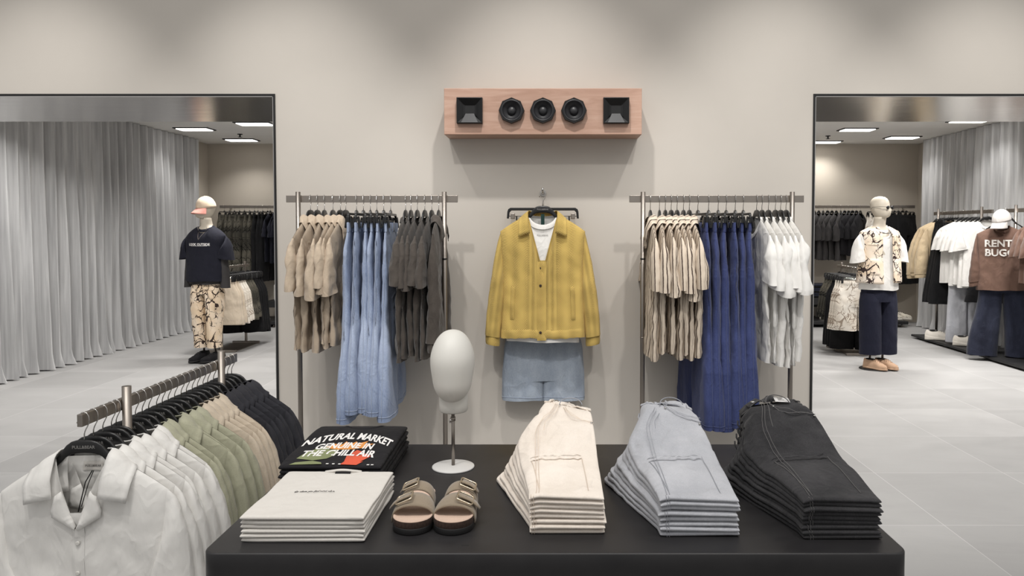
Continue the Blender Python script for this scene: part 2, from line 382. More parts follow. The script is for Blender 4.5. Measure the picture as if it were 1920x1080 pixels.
# ------------------------------------------------------------------ garments
class Shirt:
    """local frame: x along the shoulders, front towards -y, z up, origin at the base of the neck"""
    def __init__(s, seed=0, ws=.23, drop=.08, Ln=.70, hem=.25, t=.034, nw=.075, nd=.09, vneck=False, fold=.012,
                 cuff_out=.05, sl=.26, cuff=.15, ah=.21, st=.04, Nn=64, Mm=34, asym=0., nback=.012, tneck=.05, curve=0., flat=.75, cuff_in=None, hemz=0.):
        s.__dict__.update(locals())
    def w(s, v): return lerp(s.hem, s.ws - .012, sm(0, .7, v)) if v < .7 else lerp(s.ws - .012, s.ws, (v - .7) / .3)
    def ztop(s, x, side):
        ax = abs(x)
        if ax < s.nw:
            k = ax / s.nw
            if side < 0: return -s.nd * (1 - k) if s.vneck else -s.nd * math.sqrt(max(0, 1 - k * k))
            return -s.nback * math.sqrt(max(0, 1 - k * k))
        k = (ax - s.nw) / max(1e-6, s.ws - s.nw)
        return -s.drop * (k * .75 + .25 * k * k)
    def T(s, v, x):
        tb = lerp(s.t * 1.2, s.t, sm(0, .6, v))
        k = math.sqrt(max(0, 1 - (max(0, v - .78) / .22) ** 2))
        tn = s.tneck * math.sqrt(max(0, 1 - (min(abs(x), s.nw) / s.nw) ** 2)) * sm(.7, 1, v)
        return max(tb * k, tn, .0008)
    def zb(s, x, side): return -s.Ln + .012 * n3(x * 6 + s.seed, side * 3.1, 4.2) + s.hemz * (x / s.hem) ** 2
    def fy(s, x, z, side, v):
        sd = s.seed + side * 17.3
        a = s.fold * (1 - .7 * sm(.6, .9, v)) * (1 - sm(.86, 1, v))
        return a * (1.25 * n3(x * 8 + sd, z * 1.6, sd) + .7 * n3(x * 20 + sd, z * 4 + 5 + x * 5, sd * .7) + .55 * n3(x * 14 + z * 9, z * 14 + sd, 2.1) + .25 * n3(x * 40, z * 34 + sd, 1.1))
    def pt(s, x, v, side, y0):
        zb, zt = s.zb(x, side), s.ztop(x, side)
        z = zb + (zt - zb) * v
        return (x + s.asym * z, y0 + s.fy(x, z, side, v), z)
    def surf(s, x, z, side=-1, off=0.):
        zb, zt = s.zb(x, side), s.ztop(x, side); v = clamp((z - zb) / (zt - zb))
        w = s.w(v); c = clamp(abs(x) / w) ** (1 / s.flat); q = math.sqrt(max(0, 1 - c * c)) ** s.flat
        return (x + s.asym * z, side * (s.T(v, x) * q + off) + s.fy(x, z, side, v), z)
    def torso(s, mb):
        rows = []
        for i in range(s.Mm + 1):
            v = i / s.Mm; v = 1 - (1 - v) ** 1.35; w = s.w(v); row = []
            for j in range(s.Nn):
                a = 2 * PI * (j + .5) / s.Nn
                x = w * sp(math.cos(a), s.flat); sn = sp(math.sin(a), s.flat); side = -1 if sn > 0 else 1
                row.append(s.pt(x, v, side, -s.T(v, x) * sn))
            rows.append(row)
        mb.grid(rows, True)
    def sleeve(s, mb, sx, cuffband=0):
        A0 = Vector((s.ws - .004, -s.drop + .001)); A1 = Vector((s.ws - .035, -s.drop - s.ah))
        B0 = Vector((s.ws + s.cuff_out, -s.drop - s.sl)); 
        d = (B0 - A0).normalized(); nrm = Vector((-d.y, d.x)) * -1
        B1 = B0 + Vector((-abs(d.y), d.x * .55)) * s.cuff if s.cuff_in is None else Vector(s.cuff_in)
        c0 = A0 + Vector((.03 + s.cuff_out * .35, -.045)); n = 28; m = 30; rows = []
        for i in range(m + 1):
            v = i / m
            o = A0 * (1 - v) ** 2 + c0 * 2 * v * (1 - v) + B0 * v * v if s.sl < .45 else A0 * (1 - v) ** 3 + (A0 + Vector((.03 + s.curve, -.09))) * 3 * v * (1 - v) ** 2 + (B0 + Vector((s.curve * .6 - .012, .22))) * 3 * v * v * (1 - v) + B0 * v ** 3
            q = A1.lerp(B1, v)
            mid = (o + q) / 2; h = (o - q) / 2
            ty = lerp(.012, s.st, sm(0, .5, v)) * (1. if v < .9 or not cuffband else .85)
            row = []
            for j in range(n):
                a = 2 * PI * j / n
                cs, sn = sp(math.cos(a), .85), sp(math.sin(a), .85)
                p = mid + h * cs
                sd = s.seed * 1.7 + sx * 5
                f = s.fold * (n3(p.x * 9 + sd, p.y * 5, math.sin(a) * 1.2 + sd) + .8 * n3(p.x * 9 + p.y * 8, p.y * 15 + sd, math.sin(a) * 2) + .3 * n3(p.x * 30, p.y * 34 + sd, math.sin(a) * 3)) * sm(0, .3, v)
                row.append((sx * (p.x + f * .3 * cs) + s.asym * p.y, -(ty + f) * sn + (f * .3), p.y))
            if sx < 0: row.reverse()
            rows.append(row)
        mb.grid(rows, True)
    def patch(s, mb, xs, zs, off=.003, side=-1, nx=6, nz=14):
        (x0, x1), (z0, z1) = xs, zs
        f0 = (lambda z: x0) if not callable(x0) else x0; f1 = (lambda z: x1) if not callable(x1) else x1
        rows = []
        for i in range(nz + 1):
            z = lerp(z0, z1, i / nz)
            rows.append([s.surf(lerp(f0(z), f1(z), j / nx), z, side, off * (.2 if j in (0, nx) or i in (0, nz) else 1)) for j in range(nx + 1)])
        mb.grid(rows, flip=side > 0)
    def camp_collar(s, mb, spread=.148, tip=(.14, -.12), fall=.055, lift=.012, lapel=True, lap=(.07, -.155)):
        n = 16; k = 7
        for sx in (-1, 1):
            zs = s.ztop(spread, 1); zi = s.ztop(spread * .8, 1)
            neck = [(0, s.tneck, lift), (s.nw * .6, s.tneck * .75, lift), (s.nw * .98, .012, .008 + lift), (s.nw * 1.0, -.016, .002 + lift * .5), (s.nw * .95, -s.t - .008, -.05), (s.nw * .86, -s.t - .013, -.105 if s.nd > .12 else -.08)]
            out = [(0, s.tneck + .02, -fall), (s.nw * .9, s.t + .016, -fall * .9), (spread * .86, s.t * .6 + .008, zi - .012), (spread, .0, zs + .008), (spread * 1.01, -s.t * .8 - .010, zs - .028), (tip[0], -s.t - .013, tip[1])]
            def at(P, t):
                t = t * (len(P) - 1); i = min(int(t), len(P) - 2); f = t - i
                f2 = f
                return Vector(P[i]).lerp(Vector(P[i + 1]), f2)
            rows = []
            for i in range(n + 1):
                t = i / n; a, b = at(neck, t), at(out, t); row = []
                for j in range(k + 1):
                    u = j / k; p = a.lerp(b, u); bul = math.sin(PI * min(1, u * 1.3)) * .008
                    row.append((sx * p.x, p.y - bul * (1 if t > .5 else -1), p.z + bul * (1 - .6 * t)))
                rows.append(row)
            mb.grid(rows, flip=sx > 0)
            if lapel:
                rows = []
                for i in range(7):
                    t = i / 6; z0 = lerp(-.085, -s.nd, t)
                    xi = s.nw * (1 - abs(z0) / s.nd) * .98 + .002
                    xo = lerp(lap[0] * 1.05, 0.004, max(0, t - .45) / .55) if t > .45 else lerp(s.nw * .8, lap[0] * 1.05, t / .45)
                    zo = lerp(-.10, lap[1], min(1, t / .45)) if t <= .45 else lerp(lap[1], -s.nd - .012, (t - .45) / .55)
                    rows.append([(sx * lerp(xi, xo, u), -s.t - .004 - .007 * math.sin(PI * u) - .002, lerp(z0, zo, u)) for u in (0, .25, .5, .75, 1)])
                mb.grid(rows, flip=sx > 0)
    def neckband(s, mb, wd=.02):
        rows = []
        for i in range(5):
            u = i / 4; row = []
            for j in range(40):
                a = 2 * PI * j / 40; x = s.nw * math.cos(a) * (1 + .06 * math.sin(PI * u)); k = math.sin(a); side = -1 if k > 0 else 1
                z = (-s.nd if side < 0 else -s.nback) * math.sqrt(max(0, 1 - (x / s.nw / 1.07) ** 2))
                row.append((x * lerp(.9, 1.06, u), -k * s.tneck * lerp(.92, 1.15, u), z + lerp(.014, -.012, u) + .003 * math.sin(PI * u)))
            rows.append(row)
        mb.grid(rows, True)
    def make(s, name, mat, label=None, cat='shirt', collar=None, buttons=0, band=None, pocket=None, placket=False, cuffs=False, waistband=False, sleeves=True, solid=0, hemseam=False, bmat=None):
        t = thing(name, label, cat)
        b = MB(); s.torso(b); b.build('body', mat, t, solid=solid)
        if sleeves:
            for sx in (-1, 1):
                b = MB(); s.sleeve(b, sx); so = b.build('sleeve', mat, t, solid=solid)
                if cuffs:
                    b = MB(); s.cuffring(b, sx); b.build('cuff', mat, so)
        if collar == 'camp':
            b = MB(); s.camp_collar(b); b.build('collar', mat, t, solid=.0035)
        elif collar == 'point':
            b = MB(); s.camp_collar(b, spread=.132, tip=(.134, -.125), fall=.05, lift=.014, lapel=False); b.build('collar', mat, t, solid=.003)
        elif collar == 'band':
            b = MB(); s.neckband(b); b.build('neckband', mat, t)
        if placket:
            b = MB(); s.patch(b, (-.016, .016), (-s.nd - .006, -s.Ln + .015), .004, nz=24); b.build('placket', mat, t)
        for k in range(buttons):
            z = lerp(-s.nd - .035, -s.Ln + .05, k / max(1, buttons - 1)) if buttons < 5 else -s.nd - .05 - .085 * k
            p = s.surf(0, z, -1, .006); b = MB()
            b.tube([(p[0], p[1] + .002, p[2]), (p[0], p[1] - .001, p[2]), (p[0], p[1] - .0025, p[2])], [.0062, .0062, .0045], 14); b.build('button', bmat or M['white_plastic'], t)
        if pocket:
            b = MB(); s.patch(b, pocket[0], pocket[1], .004); b.build('pocket', mat, t)
        if waistband:
            b = MB(); s.bandring(b, -s.Ln - .004, -s.Ln + .045); b.build('waistband', mat, t)
        return t
    def bandring(s, mb, z0, z1, grow=.004):
        rows = []
        for i in range(6):
            z = lerp(z0, z1, i / 5); row = []
            v = clamp((z + s.Ln) / s.Ln); w = s.w(v) + grow * .5
            g = grow * (1 if 0 < i < 5 else .2)
            for j in range(48):
                a = 2 * PI * (j + .5) / 48; x = w * sp(math.cos(a), s.flat); sn = sp(math.sin(a), s.flat); side = -1 if sn > 0 else 1
                row.append((x, -(s.T(v, x) + g) * sn + s.fy(x, z, side, v), z + s.zb(x, side) + s.Ln + .002 * math.sin(j * 3)))
            rows.append(row)
        mb.grid(rows, True)
    def cuffring(s, mb, sx):
        B0 = Vector((s.ws + s.cuff_out, -s.drop - s.sl)); B1 = Vector(s.cuff_in) if s.cuff_in else B0 + Vector((-s.cuff, 0))
        rows = []
        for i in range(6):
            u = i / 5; z = lerp(.008, -.05, u); mid = (B0 + B1) / 2; h = (B0 - B1) / 2
            g = (1.0 if 0 < i < 5 else .93) * .93
            row = [(sx * (mid.x + h.x * g * math.cos(2 * PI * j / 24)), s.st * .9 * g * math.sin(2 * PI * j / 24), mid.y + h.y * math.cos(2 * PI * j / 24) + z) for j in range(24)]
            if sx > 0: row.reverse()
            rows.append(row)
        mb.grid(rows, True)

class Legs:
    """trousers: origin at the middle of the waist, x across, front -y"""
    def __init__(s, seed=0, wx=.2, Ln=1.0, crotch=.29, hemw=.15, tw=.018, th=.045, fold=.01, hipw=.24, gap=.006, spread=0., flat=.72, hemth=None):
        s.__dict__.update(locals())
    def hw(s, z): return ps(-z, [(0, s.wx), (.2, s.hipw), (s.crotch, s.hipw + .01)])
    def T(s, z, x=None):
        t = ps(-z, [(0, s.tw), (.12, s.tw * .5 + s.th * .5), (s.crotch, s.th), (s.Ln, s.hemth or s.th)])
        if x is not None and s.th < .09: t *= 1 - .7 * math.exp(-(x / (.014 + s.th * .18)) ** 2) * sm(s.crotch - .03 - s.th * .3, s.crotch + .012, -z)
        return t
    def f(s, x, z, side):
        sd = s.seed + side * 7.7
        return s.fold * (n3(x * 9 + sd, z * 1.7, sd) + .6 * n3(x * 18 + sd, z * 4 + x * 4, sd) + .35 * n3(x * 20 + z * 6, z * 16 + sd, 1.3)) * sm(0, .15, -z)
    def surf(s, x, z, side=-1, off=0):
        w = s.hw(z) if -z < s.crotch else None
        if w is None:
            c, hw = s.leg(z, 1 if x > 0 else -1); k = clamp(abs(x - c) / hw)
        else: k = clamp(abs(x) / w)
        q = math.sqrt(max(0, 1 - k ** (2 / s.flat))) ** s.flat
        return (x, side * (s.T(z) * q + off) + s.f(x, z, side), z)
    def leg(s, z, sx):
        k = clamp((-z - s.crotch + .02) / (s.Ln - s.crotch + .02))
        W = s.hipw + .01; top = W / 2
        hw = ps(k, [(0, top * .995), (1, s.hemw)])
        c = ps(k, [(0, top), (1, s.hemw + s.gap + s.spread)])
        return sx * c, hw
    def make(s, name, mat, label=None, cat='jeans', pockets=True, loops=True, stitch=None, hem=True, band=True, solid=0, fly=True):
        t = thing(name, label, cat); b = MB(); n = 48; rows = []
        m = 12
        for i in range(m + 1):
            z = -lerp(0, s.crotch + .012, i / m); w = s.hw(z); row = []
            for j in range(n):
                a = 2 * PI * (j + .5) / n; x = w * sp(math.cos(a), s.flat); sn = sp(math.sin(a), s.flat); side = -1 if sn > 0 else 1
                row.append((x, -s.T(z, x) * sn + s.f(x, z, side), z))
            row.reverse(); rows.append(row)
        b.grid(rows, True)
        for sx in (-1, 1):
            rows = []
            for i in range(27):
                z = -lerp(s.crotch - .08, s.Ln, i / 26); c, hw = s.leg(z, sx); row = []; sh = lerp(.84, 1, sm(-.07, .015, -z - s.crotch)); hw *= lerp(.95, 1, sm(-.07, .015, -z - s.crotch))
                for j in range(32):
                    a = 2 * PI * (j + .5) / 32; x = c + hw * sp(math.cos(a), s.flat); sn = sp(math.sin(a), s.flat); side = -1 if sn > 0 else 1
                    row.append((x, -s.T(z) * sh * sn + s.f(x, z, side), z + (.01 * n3(x * 8 + s.seed, 1, side) if i == 26 else 0)))
                row.reverse(); rows.append(row)
            b.grid(rows, True)
        b.build('body', mat, t, solid=solid)
        st = stitch or mat
        if band:
            b = MB(); rows = []
            for i in range(5):
                z = lerp(.004, -.04, i / 4); w = s.hw(z) + .002; g = .003 if 0 < i < 4 else .0005
                row = [(w * sp(math.cos(2 * PI * (j + .5) / n), s.flat), -(s.tw + g + max(0, s.T(z) - s.tw)) * sp(math.sin(2 * PI * (j + .5) / n), s.flat), z) for j in range(n)]
                row.reverse(); rows.append(row)
            b.grid(rows, True); wb = b.build('waistband', mat, t)
        if loops:
            for x in (-s.wx * .78, s.wx * .78, -s.wx * .3, s.wx * .3):
                for side in (-1, 1):
                    b = MB(); y0 = side * (s.T(-.02) * math.sqrt(max(0, 1 - (abs(x) / s.wx) ** 2.6)) ** .72 + .003)
                    b.box(x - .006, min(y0, y0 + side * .004), -.046, x + .006, max(y0, y0 + side * .004), .003); b.build('belt_loop', mat, t, bevel=.0015)
            for sx in (-1, 1):
                b = MB(); x = sx * (s.wx + .003); b.box(x - .003, -.006, -.046, x + .003, .006, .003); b.build('belt_loop', mat, t, bevel=.0015)
        if pockets:
            for sx in (-1, 1):
                b = MB(); rows = []
                for i in range(10):
                    z = lerp(-.085, -.22, i / 9); x0, x1 = .035, .035 + .135
                    rows.append([s.surf(sx * lerp(x0, x1, j / 6), z - (.02 * (1 - abs(j - 3) / 3) if i == 9 else 0), 1, .004 if 0 < j < 6 and 0 < i < 9 else .001) for j in range(7)])
                b.grid(rows, flip=sx < 0); b.build('back_pocket', mat, t)
        if stitch:
            for sx in (-1, 1):     # side seam thread and hem thread of each leg
                b = MB(); pts = []
                for i in range(24):
                    z = -lerp(.05, s.Ln - .005, i / 23)
                    if -z < s.crotch: x = s.hw(z)
                    else:
                        c, hw = s.leg(z, 1); x = c + hw
                    pts.append((sx * (x + .0008), s.f(x * sx, z, -1) * .5 + .004, z))
                b.tube(pts, .0012, 5); b.build('side_seam', st, t)
                b = MB(); z = -s.Ln + .022; c, hw = s.leg(z, sx); pts = []
                for j in range(33):
                    a = 2 * PI * (j + .5) / 32; x = c + hw * 1.004 * sp(math.cos(a), s.flat); sn = sp(math.sin(a), s.flat); side = -1 if sn > 0 else 1
                    pts.append((x, -(s.T(z) + .001) * sn + s.f(x, z, side), z))
                b.tube(pts, .0012, 5, False); b.build('hem_stitch', st, t)
        return t

# ------------------------------------------------------------------ hangers (origin at the base of the garment's neck)
HOOK_TOP = .128
def hook_pts(z0, reach=0.):
    return [(0, 0, z0 - .01), (0, 0, z0 + .02), (.003, 0, z0 + .03), (.0125, 0, z0 + .048), (.0145, 0, z0 + .06), (.013, 0, z0 + .072), (.007, 0, z0 + .081), (0, 0, z0 + .083), (-.007, 0, z0 + .081), (-.013, 0, z0 + .072), (-.0145, 0, z0 + .06), (-.02, 0, z0 + .052)]
def shirt_hanger(label=None, text=True, wd=.19, drop=.066):
    t = thing('coat_hanger', label, 'hanger'); b = MB()
    top = [(0, .048), (.02, .0475), (.036, .043), (.05, .033), (.062, .018), (.075, 0.002), (.1, -.034), (.14, -.060), (wd - .02, -drop - .016), (wd, -drop - .03)]
    bot = [(wd - .002, -drop - .042), (wd - .03, -drop - .034), (.14, -.076), (.11, -.052), (.085, -.034), (.065, -.016), (.052, -.002), (.038, .006), (.02, .009), (0, .010)]
    half = top + bot
    n = len(top)
    for sx in (-1, 1):
        rows = []
        for i in range(n):
            a, c = top[i], bot[n - 1 - i]; th = lerp(.0052, .0036, sm(.06, .12, a[0]))
            m_ = ((a[0] + c[0]) / 2, (a[1] + c[1]) / 2)
            ring = []
            for j in range(12):
                an = 2 * PI * j / 12; k = sp(math.cos(an), .6); q = sp(math.sin(an), .6)
                p = (m_[0] + (a[0] - c[0]) / 2 * k, m_[1] + (a[1] - c[1]) / 2 * k)
                ring.append((sx * p[0], th * q, p[1]))
            if sx < 0: ring.reverse()
            rows.append(ring)
        b.grid(rows, True, False, True)
    b.build('yoke', M['black'], t)
    b = MB(); b.tube(hook_pts(.045), .0017, 8); b.build('hook', M['chrome'], t)
    if text:
        b = MB(); me = text_mesh('PULL&BEAR', .0125, bold=.0003); b.add_mesh(me, lambda x, y: (x, -.0062, .028 + y)); b.build('lettering', M['ink_grey'], t)
    return t
def clip_hanger(label=None, wd=.17):
    """bar hanger with two clips; origin at the waist of the trousers hung from it"""
    t = thing('trouser_hanger', label, 'hanger'); b = MB()
    b.prism([(-.03, .052), (-.022, .066), (0, .072), (.022, .066), (.03, .052), (.0, .05)], -.005, .005)
    b.prism([(-wd, .054), (wd, .054), (wd + .012, .046), (wd + .016, .03), (wd + .016, .0), (wd + .006, .0), (wd + .004, .03), (wd - .004, .042), (-wd + .004, .042), (-wd - .004, .03), (-wd - .006, .0), (-wd - .016, .0), (-wd - .016, .03), (-wd - .012, .046)], -.006, .006)
    b.build('bar', M['black'], t, bevel=.002)
    b = MB(); b.tube([(-wd - .008, 0, .012), (wd + .008, 0, .012)], .0018, 8); b.build('cross_wire', M['chrome'], t)
    for sx in (-1, 1):
        b = MB()
        for side in (-1, 1):
            x = sx * (wd - .004)
            b.prism([(side * .004, .03), (side * .013, .036), (side * .016, .02), (side * .021, -.022), (side * .016, -.026), (side * .011, 0.0)], x - .012, x + .012, ax='x')
        b.build('clip', M['black'], t)
    b = MB(); b.tube(hook_pts(.07), .0017, 8); b.build('hook', M['chrome'], t)
    return t
# ------------------------------------------------------------------ setting
YW, YB, XL, XR, ZO, ZC, YF = 4.3, 5.28, -1.601, 1.524, 2.228, 2.79, 11.6
OL, OR_ = -5.0, 4.9          # outer ends of the two openings
b = MB(); b.box(-7.5, -2.5, -.05, 7.5, 12.2, 0); struct(b.build('floor', M['floor']))
b = MB()
b.box(XL, YW, 0, XR, YB, ZO); b.box(-7.5, YW, 0, OL, YB, ZO); b.box(OR_, YW, 0, 7.5, YB, ZO)
b.box(-7.5, YW, ZO, 7.5, YB, 4.2)
struct(b.build('wall_front', M['wall']))
b = MB(); b.box(-7.5, YF, 0, 7.5, YF + .1, 3.0); struct(b.build('wall_back', M['wall_back']))
b = MB(); b.box(-5.5, YB, 0, -5.36, YF, 3.0); struct(b.build('wall_left', M['wall_back']))
b = MB(); b.box(5.74, YB, 0, 5.86, YF, 3.0); struct(b.build('wall_right', M['wall_back']))
b = MB(); b.box(-7.5, YB - .02, ZC, 7.5, YF + .1, ZC + .1); struct(b.build('ceiling', M['ceiling']))
# steel linings of the two openings and their thin dark edges
k = 1
for x0, x1 in ((OL, XL), (XR, OR_)):
    b = MB(); b.box(x0, YW - .004, ZO - .006, x1, YB, ZO); struct(b.build('trim_%d' % k, M['soffit'])); k += 1
    b = MB(); b.box(x0, YW - .008, ZO - .001, x1, YW - .0005, ZO + .011); struct(b.build('trim_%d' % k, M['black_trim'])); k += 1
for x, s in ((XL, -1), (XR, 1)):
    b = MB(); xa, xb = sorted((x, x + s * .006)); b.box(xa, YW - .004, 0, xb, YB, ZO); struct(b.build('trim_%d' % k, M['soffit'])); k += 1
    b = MB(); xa, xb = sorted((x + s * .001, x - s * .010)); b.box(xa, YW - .008, 0, xb, YW - .0005, ZO + .011); struct(b.build('trim_%d' % k, M['black_trim'])); k += 1

# curtains
def curtain(X, y0, y1, sgn, seed, label):
    b = MB(); ny, nz = int((y1 - y0) / .0085), 34; rows = []
    ph = []; p = 0
    for j in range(ny + 1):
        y = lerp(y0, y1, j / ny); p += (y1 - y0) / ny / (.17 + .10 * n3(y * 2.6 + seed, seed, 0)) * 2 * PI; ph.append(p)
    for i in range(nz + 1):
        z = lerp(2.785, .012, i / nz); row = []
        for j in range(ny + 1):
            y = lerp(y0, y1, j / ny); d = 1 - z / 2.8
            drift = .03 * n3(y * 1.2 + seed, z * .55, 2.) * d
            q = ph[j] + 1.3 * n3(y * 2 + seed, z * .5, 5.)
            am = (.055 + .05 * n3(y * 2.7 + seed, z * .35, 9.)) * (.75 + .6 * d)
            x = am * (math.sin(q) + .35 * math.sin(2 * q + .8)) + .02 * n3(y * 30, z * .6 + seed, 3.) * (.6 + d)
            fl = sm(.16, 0, z)
            x += sgn * fl * (.035 + .05 * n3(y * 4.4, seed, 7.)) + .018 * fl * n3(y * 16, z * 22, seed)
            row.append((X + sgn * .0 + x, y + drift + .02 * math.cos(q) , z + (0.02 * fl * n3(y * 5, 3., seed) if i < nz else 0)))
        rows.append(row)
    b.grid(rows, flip=sgn > 0)
    o = b.build('curtain', M['curtain']); tag(o, label, 'curtain'); return o
curtain(-5.23, 5.5, 11.0, 1, 3., 'long silver grey satin curtain along the left side, behind the mannequin in the cap')
curtain(5.6, 5.5, 11.15, -1, 8., 'long silver grey satin curtain along the right side, behind the brown and white clothes racks')

# recessed ceiling lights of the back room
def ceiling_light(x, y, label):
    t = thing('ceiling_light', label, 'light', (x, y, ZC), 0, 'square ceiling lights in the back room')
    b = MB(); w, d, h = .23, .13, .012
    for a in ((-w, -d, w, -d + .03), (-w, d - .03, w, d), (-w, -d + .03, -w + .03, d - .03), (w - .03, -d + .03, w, d - .03)): b.box(a[0], a[1], -h, a[2], a[3], .0)
    b.build('frame', M['blackmetal'], t)
    b = MB(); b.box(-w + .03, -d + .03, -.02, w - .03, d - .03, -.004); b.build('diffuser', M['led'], t)
    li = bpy.data.lights.new('panel_or_fill_light', 'AREA'); li.shape = 'RECTANGLE'; li.size = .4; li.size_y = .2; li.energy = 7; li.spread = R(115); li.color = (1, .975, .945)
    lo = bpy.data.objects.new('panel_or_fill_light', li); C.objects.link(lo); lo.location = (x, y, ZC - .03)
ceiling_light(-4.72, 9.85, 'ceiling light above the curtain side, nearest of the three through the left opening')
ceiling_light(-3.72, 9.35, 'ceiling light cut by the right edge of the left opening, above the dark garments')
ceiling_light(-4.6, 11.05, 'ceiling light close to the back wall, lowest of the three through the left opening')
ceiling_light(4.08, 9.9, 'ceiling light above the mannequin in sunglasses, first from the pier')
ceiling_light(5.08, 10.75, 'ceiling light beside the right curtain near the back wall')
ceiling_light(5.12, 9.1, 'ceiling light touching the steel lining above the brown clothes rack')
ceiling_light(4.17, 11.3, 'ceiling light half hidden by the pier edge at the back wall')
for x, y, l in ((-4.35, 10.4, 'small dark ceiling sprinkler between the lights of the left opening'), (3.95, 10.6, 'small dark ceiling sprinkler beside the lights of the right opening')):
    b = MB(); b.lathe([(.035, ZC), (.035, ZC - .008), (.012, ZC - .012), (.01, ZC - .04), (.03, ZC - .043), (.03, ZC - .047)], 16, x, y); tag(b.build('ceiling_sprinkler', M['blackmetal']), l, 'sprinkler')

# ------------------------------------------------------------------ loudspeaker on the wall
t = thing('loudspeaker', 'long pale wood loudspeaker box with three round cones and two square horns on the wall', 'speaker', (-.044, 4.2, 2.108))
b = MB(); b.box(-.545, -.1, -.127, .545, .099, .127); b.build('cabinet', M['wood'], t, bevel=.003)
def woofer(x):
    pts = []
    for k in range(48):
        a = 2 * PI * k / 48; r = .0705 + .0045 * math.cos(4 * a) * (1 if math.cos(4 * a) > 0 else .4)
        r = min(.076, .0655 / max(abs(math.cos((a % (PI / 4)) - PI / 8)), .2)) if True else r
        pts.append((r * math.cos(a), r * math.sin(a)))
    f = MB(); b0 = len(f.v); rows = []
    for sc, y in ((1, -.1), (1, -.1245), (.97, -.128), (.84, -.128), (.82, -.123)):
        rows.append([(x + p[0] * sc, y, .002 + p[1] * sc) for p in pts])
    f.grid(rows, True, smooth=False); fr = f.build('frame', M['horn'], t)
    f = MB(); rows = []
    for r, y in ((.061, -.123), (.059, -.128), (.055, -.130), (.051, -.128), (.049, -.123), (.04, -.115), (.03, -.107), (.024, -.104)):
        rows.append([(x + r * math.cos(2 * PI * k / 40), y, .002 + r * math.sin(2 * PI * k / 40)) for k in range(40)])
    f.grid(rows, True); f.build('cone', M['cone'], fr)
    f = MB(); rows = []
    for r, y in ((.0245, -.104), (.022, -.1115), (.016, -.1165), (.008, -.119), (.0005, -.120)):
        rows.append([(x + r * math.cos(2 * PI * k / 32), y, .002 + r * math.sin(2 * PI * k / 32)) for k in range(32)])
    f.grid(rows, True); f.build('dust_cap', M['cone'], fr)
for x in (-.172, 0, .17): woofer(x)
def horn(x):
    f = MB(); w = .071
    def ring(hw, hh, y): return [(x - hw, y, .002 - hh), (x + hw, y, .002 - hh), (x + hw, y, .002 + hh), (x - hw, y, .002 + hh)]
    f.grid([ring(w, w, -.1), ring(w, w, -.128), ring(w - .004, w - .004, -.130)], True, smooth=False); h = f.build('horn_flange', M['horn'], t, bevel=.002)
    f = MB(); f.grid([ring(w - .004, w - .004, -.13), ring(w - .012, w - .012, -.124), ring(.036, .036, -.108), ring(.026, .03, -.104)], True, cap1=True, smooth=False); f.build('horn_throat', M['horn'], h)
    f = MB(); f.v += [(x - .046, -.1295, .002 - .066), (x + .046, -.1295, .002 - .066), (x + .023, -.108, -.013), (x - .023, -.108, -.013)]; f.face((0, 1, 2, 3), None, False); f.build('horn_lip', M['cone'], h)
for x in (-.402, .402): horn(x)

# ------------------------------------------------------------------ racks
def wall_rack(x0, x1, pa, pb, label):
    t = thing('clothes_rack', label, 'rack', ((x0 + x1) / 2, 4.0, 0)); c = (x0 + x1) / 2
    b = MB(); b.box(x0 - c, -.006, 1.604, x1 - c, .006, 1.642); b.build('rail', M['steel'], t, bevel=.002)
    for p in (pa, pb):
        b = MB(); b.tube([(p - c, -.019, .012), (p - c, -.019, .9), (p - c, -.019, 1.66)], .0128, 20); po = b.build('post', M['steel'], t)
        b = MB(); b.tube([(p - c, -.019, 1.296), (p - c, -.019, 1.304)], .0142, 20); b.build('joint_ring', M['black'], po)
        b = MB(); b.tube([(p - c, -.019, .872), (p - c, -.019, .878)], .0138, 20); b.build('joint_ring', M['steel'], po)
        b = MB(); b.box(p - c - .03, -.2, 0, p - c + .03, .2, .012); b.build('foot_plate', M['steel'], t, bevel=.002)
    return t
wall_rack(-1.428, -.503, -1.358, -.573, 'steel clothes rail on posts against the wall, holding beige shirts and light blue jeans')
wall_rack(.423, 1.364, .495, 1.296, 'steel clothes rail on posts against the wall, holding striped shirts and dark blue jeans')
# low rack beside the table, running away from the viewer
RX, RZ = -1.34, .915
t = thing('clothes_rack', 'low steel clothes rail beside the black table, packed with white, green, sand and dark shirts', 'rack', (RX, 2.6, 0))
b = MB(); b.box(-.008, -.515, RZ - .018, .008, .525, RZ + .018); b.build('rail', M['steel'], t, bevel=.002)
for y in (2.285, 2.945):
    b = MB(); b.tube([(.02, y - 2.6, .014), (.02, y - 2.6, .5), (.02, y - 2.6, .972)], .0135, 20); b.build('post', M['steel'], t)
b = MB(); b.box(-.2, -.4, 0, -.16, .4, .014); b.box(.16, -.4, 0, .2, .4, .014)
for y in (2.285, 2.945): b.box(-.16, y - 2.62, 0, .16, y - 2.58, .014)
b.build('base_frame', M['steel'], t)

